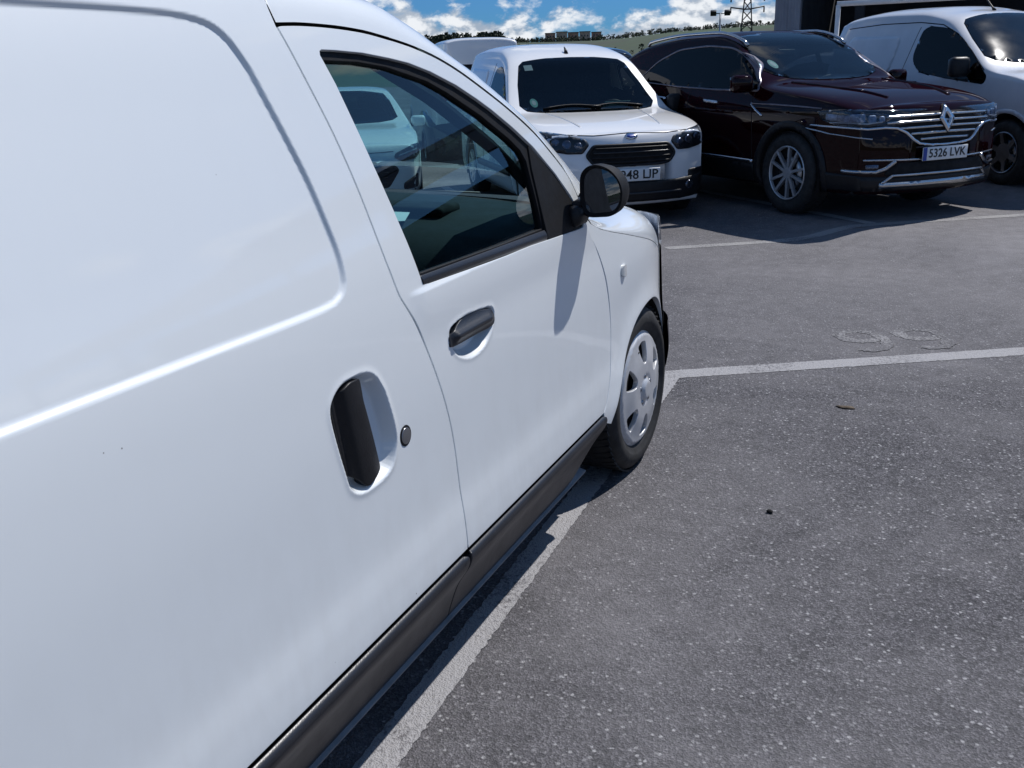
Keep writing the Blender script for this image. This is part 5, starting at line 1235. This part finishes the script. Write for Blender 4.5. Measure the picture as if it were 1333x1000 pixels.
l, n = rv.hit('z', 1, 0, -1.35); tube('aerial', [l, l+Vector((0, -.03, .03)), l+Vector((0, -.28, .25))], [.022, .010, .004], PLAST, rv.root)
wheels(rv, .845, -2.49, .312, lambda loc: spoked(loc, rv.root, 1, .312, .20, .185, 6, COVER, INNER, spw=.05, hubr=.09, mat=STEEL))

# ---------------------------------------------------------------- white hatchback seen through the van's cab
HSP = dict(yf=.88, yr=-3.30, bf=.20, br=.14, z0=.20, capz=.50, capn=4.4, nose_slope=.30, plan=.28, crown=.60,
    W=[(-3.30, .74), (-3.0, .84), (-2.5, .885), (-.5, .89), (0, .885), (.35, .86), (.55, .82), (.68, .76)],
    ze=[(-3.30, .98), (-3.05, 1.15), (-2.8, 1.27), (-2.4, 1.34), (-1.7, 1.37), (-1.3, 1.33), (-1.0, 1.22), (-.75, 1.06), (-.55, .97), (-.4, .94), (0, .90), (.4, .83), (.68, .75)],
    zc=[(-3.30, 1.05), (-3.05, 1.27), (-2.8, 1.37), (-2.3, 1.44), (-1.8, 1.45), (-1.45, 1.42), (-1.1, 1.29), (-.8, 1.13), (-.5, 1.0), (-.35, .985), (0, .96), (.4, .90), (.68, .82)],
    xs=[(.18, -.06), (.30, -.01), (.42, 0), (.72, 0), (.85, -.02), (.95, -.05), (1.15, -.14), (1.34, -.24), (1.38, -.26)])
HWS = [(-.60, -.62), (-.4, -.54), (0, -.49), (.4, -.54), (.60, -.62), (.67, -.70), (.60, -1.05), (.53, -1.26), (.25, -1.34), (0, -1.35), (-.25, -1.34), (-.53, -1.26), (-.60, -1.05), (-.67, -.70)]
HDLO = round_poly([(-2.75, 1.02), (-2.45, 1.22), (-1.8, 1.29), (-1.35, 1.25), (-1.0, 1.12), (-.72, .96), (-1.5, .95), (-2.6, .97)], [.03, .1, .1, .1, .1, .02, .1, .03])
hb_ = Car('hatchback', 'white hatchback seen through the cab windows of the near van', 'car', -6.12, 10.55, -.20, -55, HSP, WHITE)
aH = [(0, .31, .365), (-2.62, .31, .365)]
hb_.finish([('z', 1, inset(ccw(HWS), .010)), ('x', 1, inset(ccw(HDLO), .006)), ('x', -1, inset(ccw(HDLO), .006))], aH)
hb_.window('windscreen', HWS, 'z', 1, GLASSD, fw=.042)
for sg in (1, -1):
    hb_.window('side_window', HDLO, 'x', sg, GLASSP, fw=.028)
    HLp = ccw(round_poly([(sg*.84, .80), (sg*.74, .79), (sg*.52, .70), (sg*.50, .65), (sg*.60, .60), (sg*.78, .63), (sg*.85, .70)], .03))
    hl = hb_.patch('headlight', HLp, 'y', 1, off=.004, mat=PLAST, h=.03, hb=.015, flange=.02); hb_.ribbon('light_blade', [(sg*.80, .74), (sg*.66, .70), (sg*.56, .67)], .014, 'y', 1, off=.010, mat=AMBERC, parent=hl, flange=.004); hb_.patch('lens', inset(HLp, .004), 'y', 1, off=.014, mat=LENS, parent=hl, h=.03, flange=.008)
    hb_.patch('side_intake', ccw(round_poly([(sg*.80, .28), (sg*.60, .26), (sg*.60, .34), (sg*.80, .45)], .03)), 'y', 1, off=.004, mat=INNER, h=.03, flange=.01)
    hb_.ribbon('door_gap', [(-1.45, .30), (-1.45, .7), (-1.47, .95)], .008, 'x', sg, off=.0015, mat=INNER, flange=.001)
hb_.patch('grille', ccw(round_poly([(.52, .56), (.56, .50), (.42, .30), (-.42, .30), (-.56, .50), (-.52, .56)], .04)), 'y', 1, off=.004, mat=INNER, h=.03, flange=.01)
for z in (.36, .42, .48): hb_.ribbon('grille_bar', [(-.42, z), (0, z), (.42, z)], .012, 'y', 1, off=.012, mat=PLAST, flange=.006)
hb_.patch('badge', [(.07*math.cos(a), .64+.045*math.sin(a)) for a in np.linspace(0, 6.283, 20, endpoint=False)], 'y', 1, off=.006, mat=CHROME, h=.02, flange=.005)
hb_.ribbon('bonnet_gap', [(-.50, .725), (0, .715), (.50, .725)], .008, 'y', 1, off=.0015, mat=INNER, flange=.001)
for a in aH: hb_.arch_lip(a[0], a[1], a[2], .03, .005, WHITE)
hb_.mirror(-.72, .98, WHITE, (.20, .11, .14)); hb_.interior(ysw=-1.15, zsw=.88, yseat=-1.65, zseat=.34, dash=(-.95, .90), rear=-2.5)
wheels(hb_, .855, -2.62, .312, lambda loc: spoked(loc, hb_.root, 1, .312, .205, .19, 5, ALLOY, INNER, spw=.06))

# ---------------------------------------------------------------- cars parked in the row behind
def plain_car(name, label, cat, x, y, z, hd, sp, dlo, ws, paint, ar, Rt, rear_y, group, van_tail=False, glassm=GLASSP, tl=0):
    c = Car(name, label, cat, x, y, z, hd, sp, paint, group)
    RW = ccw(round_poly([(-.56, 1.06 if not van_tail else 1.1), (.56, 1.06 if not van_tail else 1.1), (.50, 1.40 if not van_tail else 1.42), (-.50, 1.40 if not van_tail else 1.42)], .05))
    c.finish([('z', 1, inset(ccw(ws), .010)), ('x', 1, inset(ccw(dlo), .006)), ('x', -1, inset(ccw(dlo), .006))], ar)
    c.window('windscreen', ws, 'z', 1, glassm, fw=.042)
    for sg in (1, -1): c.window('side_window', dlo, 'x', sg, glassm, fw=.028)
    c.patch('rear_window', RW, 'y', -1, off=.004, mat=INNER, h=.04, flange=.01)
    for sg in (1, -1):
        c.patch('tail_lamp', ccw(round_poly([(sg*.62, .86+tl), (sg*.76, .86+tl), (sg*.72, 1.10+tl), (sg*.60, 1.06+tl)], .02)), 'y', -1, off=.012, mat=TAIL, h=.03, flange=.015)
    for a in ar: c.arch_lip(a[0], a[1], a[2], .03, .006, paint)
    c.interior(ysw=-1.05, zsw=.98, yseat=-1.55, zseat=.44, dash=(-.85, .95))
    wheels(c, float(c.W(0))-.03, rear_y, Rt, lambda loc: spoked(loc, c.root, 1, Rt, Rt-.115, .20, 5, ALLOY, INNER, spw=.05))
    return c
def behind(ax, ay, hd, back):    # place a car by the middle of its tail
    d = Vector((math.cos(R(hd)), math.sin(R(hd)), 0)); return ax+d.x*back, ay+d.y*back
x, y = behind(-6.15, 14.6, 126, 3.34)
bv = plain_car('panel_van', 'white van behind the compact van, only its tail and roof showing', 'van', x, y, float(Gz(x, y)), 126, dict(VSP, zc=[(-3.34, 1.80), (-3.1, 1.83), (-2.4, 1.83), (-1.8, 1.80), (-1.4, 1.72), (-1.15, 1.60), (-.9, 1.40), (-.6, 1.19), (-.42, 1.09), (-.3, 1.075), (0, 1.045), (.3, .995), (.5, .945), (.63, .90)],
    ze=[(-3.34, 1.70), (-3.2, 1.74), (-2.5, 1.74), (-1.7, 1.70), (-1.35, 1.60), (-1.1, 1.49), (-.85, 1.33), (-.6, 1.16), (-.45, 1.075), (-.3, 1.045), (0, 1.00), (.3, .94), (.5, .885), (.63, .84)]), VDLO, VWS, WHITE, [(0, .315, .375), (-2.49, .315, .365)], .312, -2.49, 'white vans in the car park', True)
x, y = behind(-3.72, 13.25, 128, 3.72)
plain_car('suv', 'dark blue car half hidden between the white compact van and the maroon SUV', 'SUV', x, y, .0, 128, dict(KSP, ze=[(-3.72, 1.42), (-3.5, 1.52), (-2.7, 1.57)]+KSP['ze'][4:], zc=[(-3.72, 1.55), (-3.5, 1.66), (-2.7, 1.70), (-2.0, 1.70)]+KSP['zc'][5:]), KDLO, KWS, BLUEP, [aK, aKr], .368, -2.70, None, True, tl=.40)
x, y = behind(.3, 15.6, 132, 3.30)
plain_car('hatchback', 'pale car behind the maroon SUV, only its roof showing over the bonnet', 'car', x, y, .09, 132, HSP, HDLO, HWS, WHITE, aH, .312, -2.62, None)
plain_car('hatchback', 'dark hatchback in the back row seen through the near van\'s cab', 'car', -6.6, 15.1, -.2, -57, HSP, HDLO, HWS, DARKP, aH, .312, -2.62, None)

pp = box('paper_sheet', (-.60, 2.50, 1.043), (.10, .15, .003), PAPER, None, bevel=.0008, M=Matrix.Rotation(R(8), 4, 'X') @ Matrix.Rotation(R(20), 4, 'Z')); tag(pp, 'white paper lying on the dashboard inside the near van', 'paper')
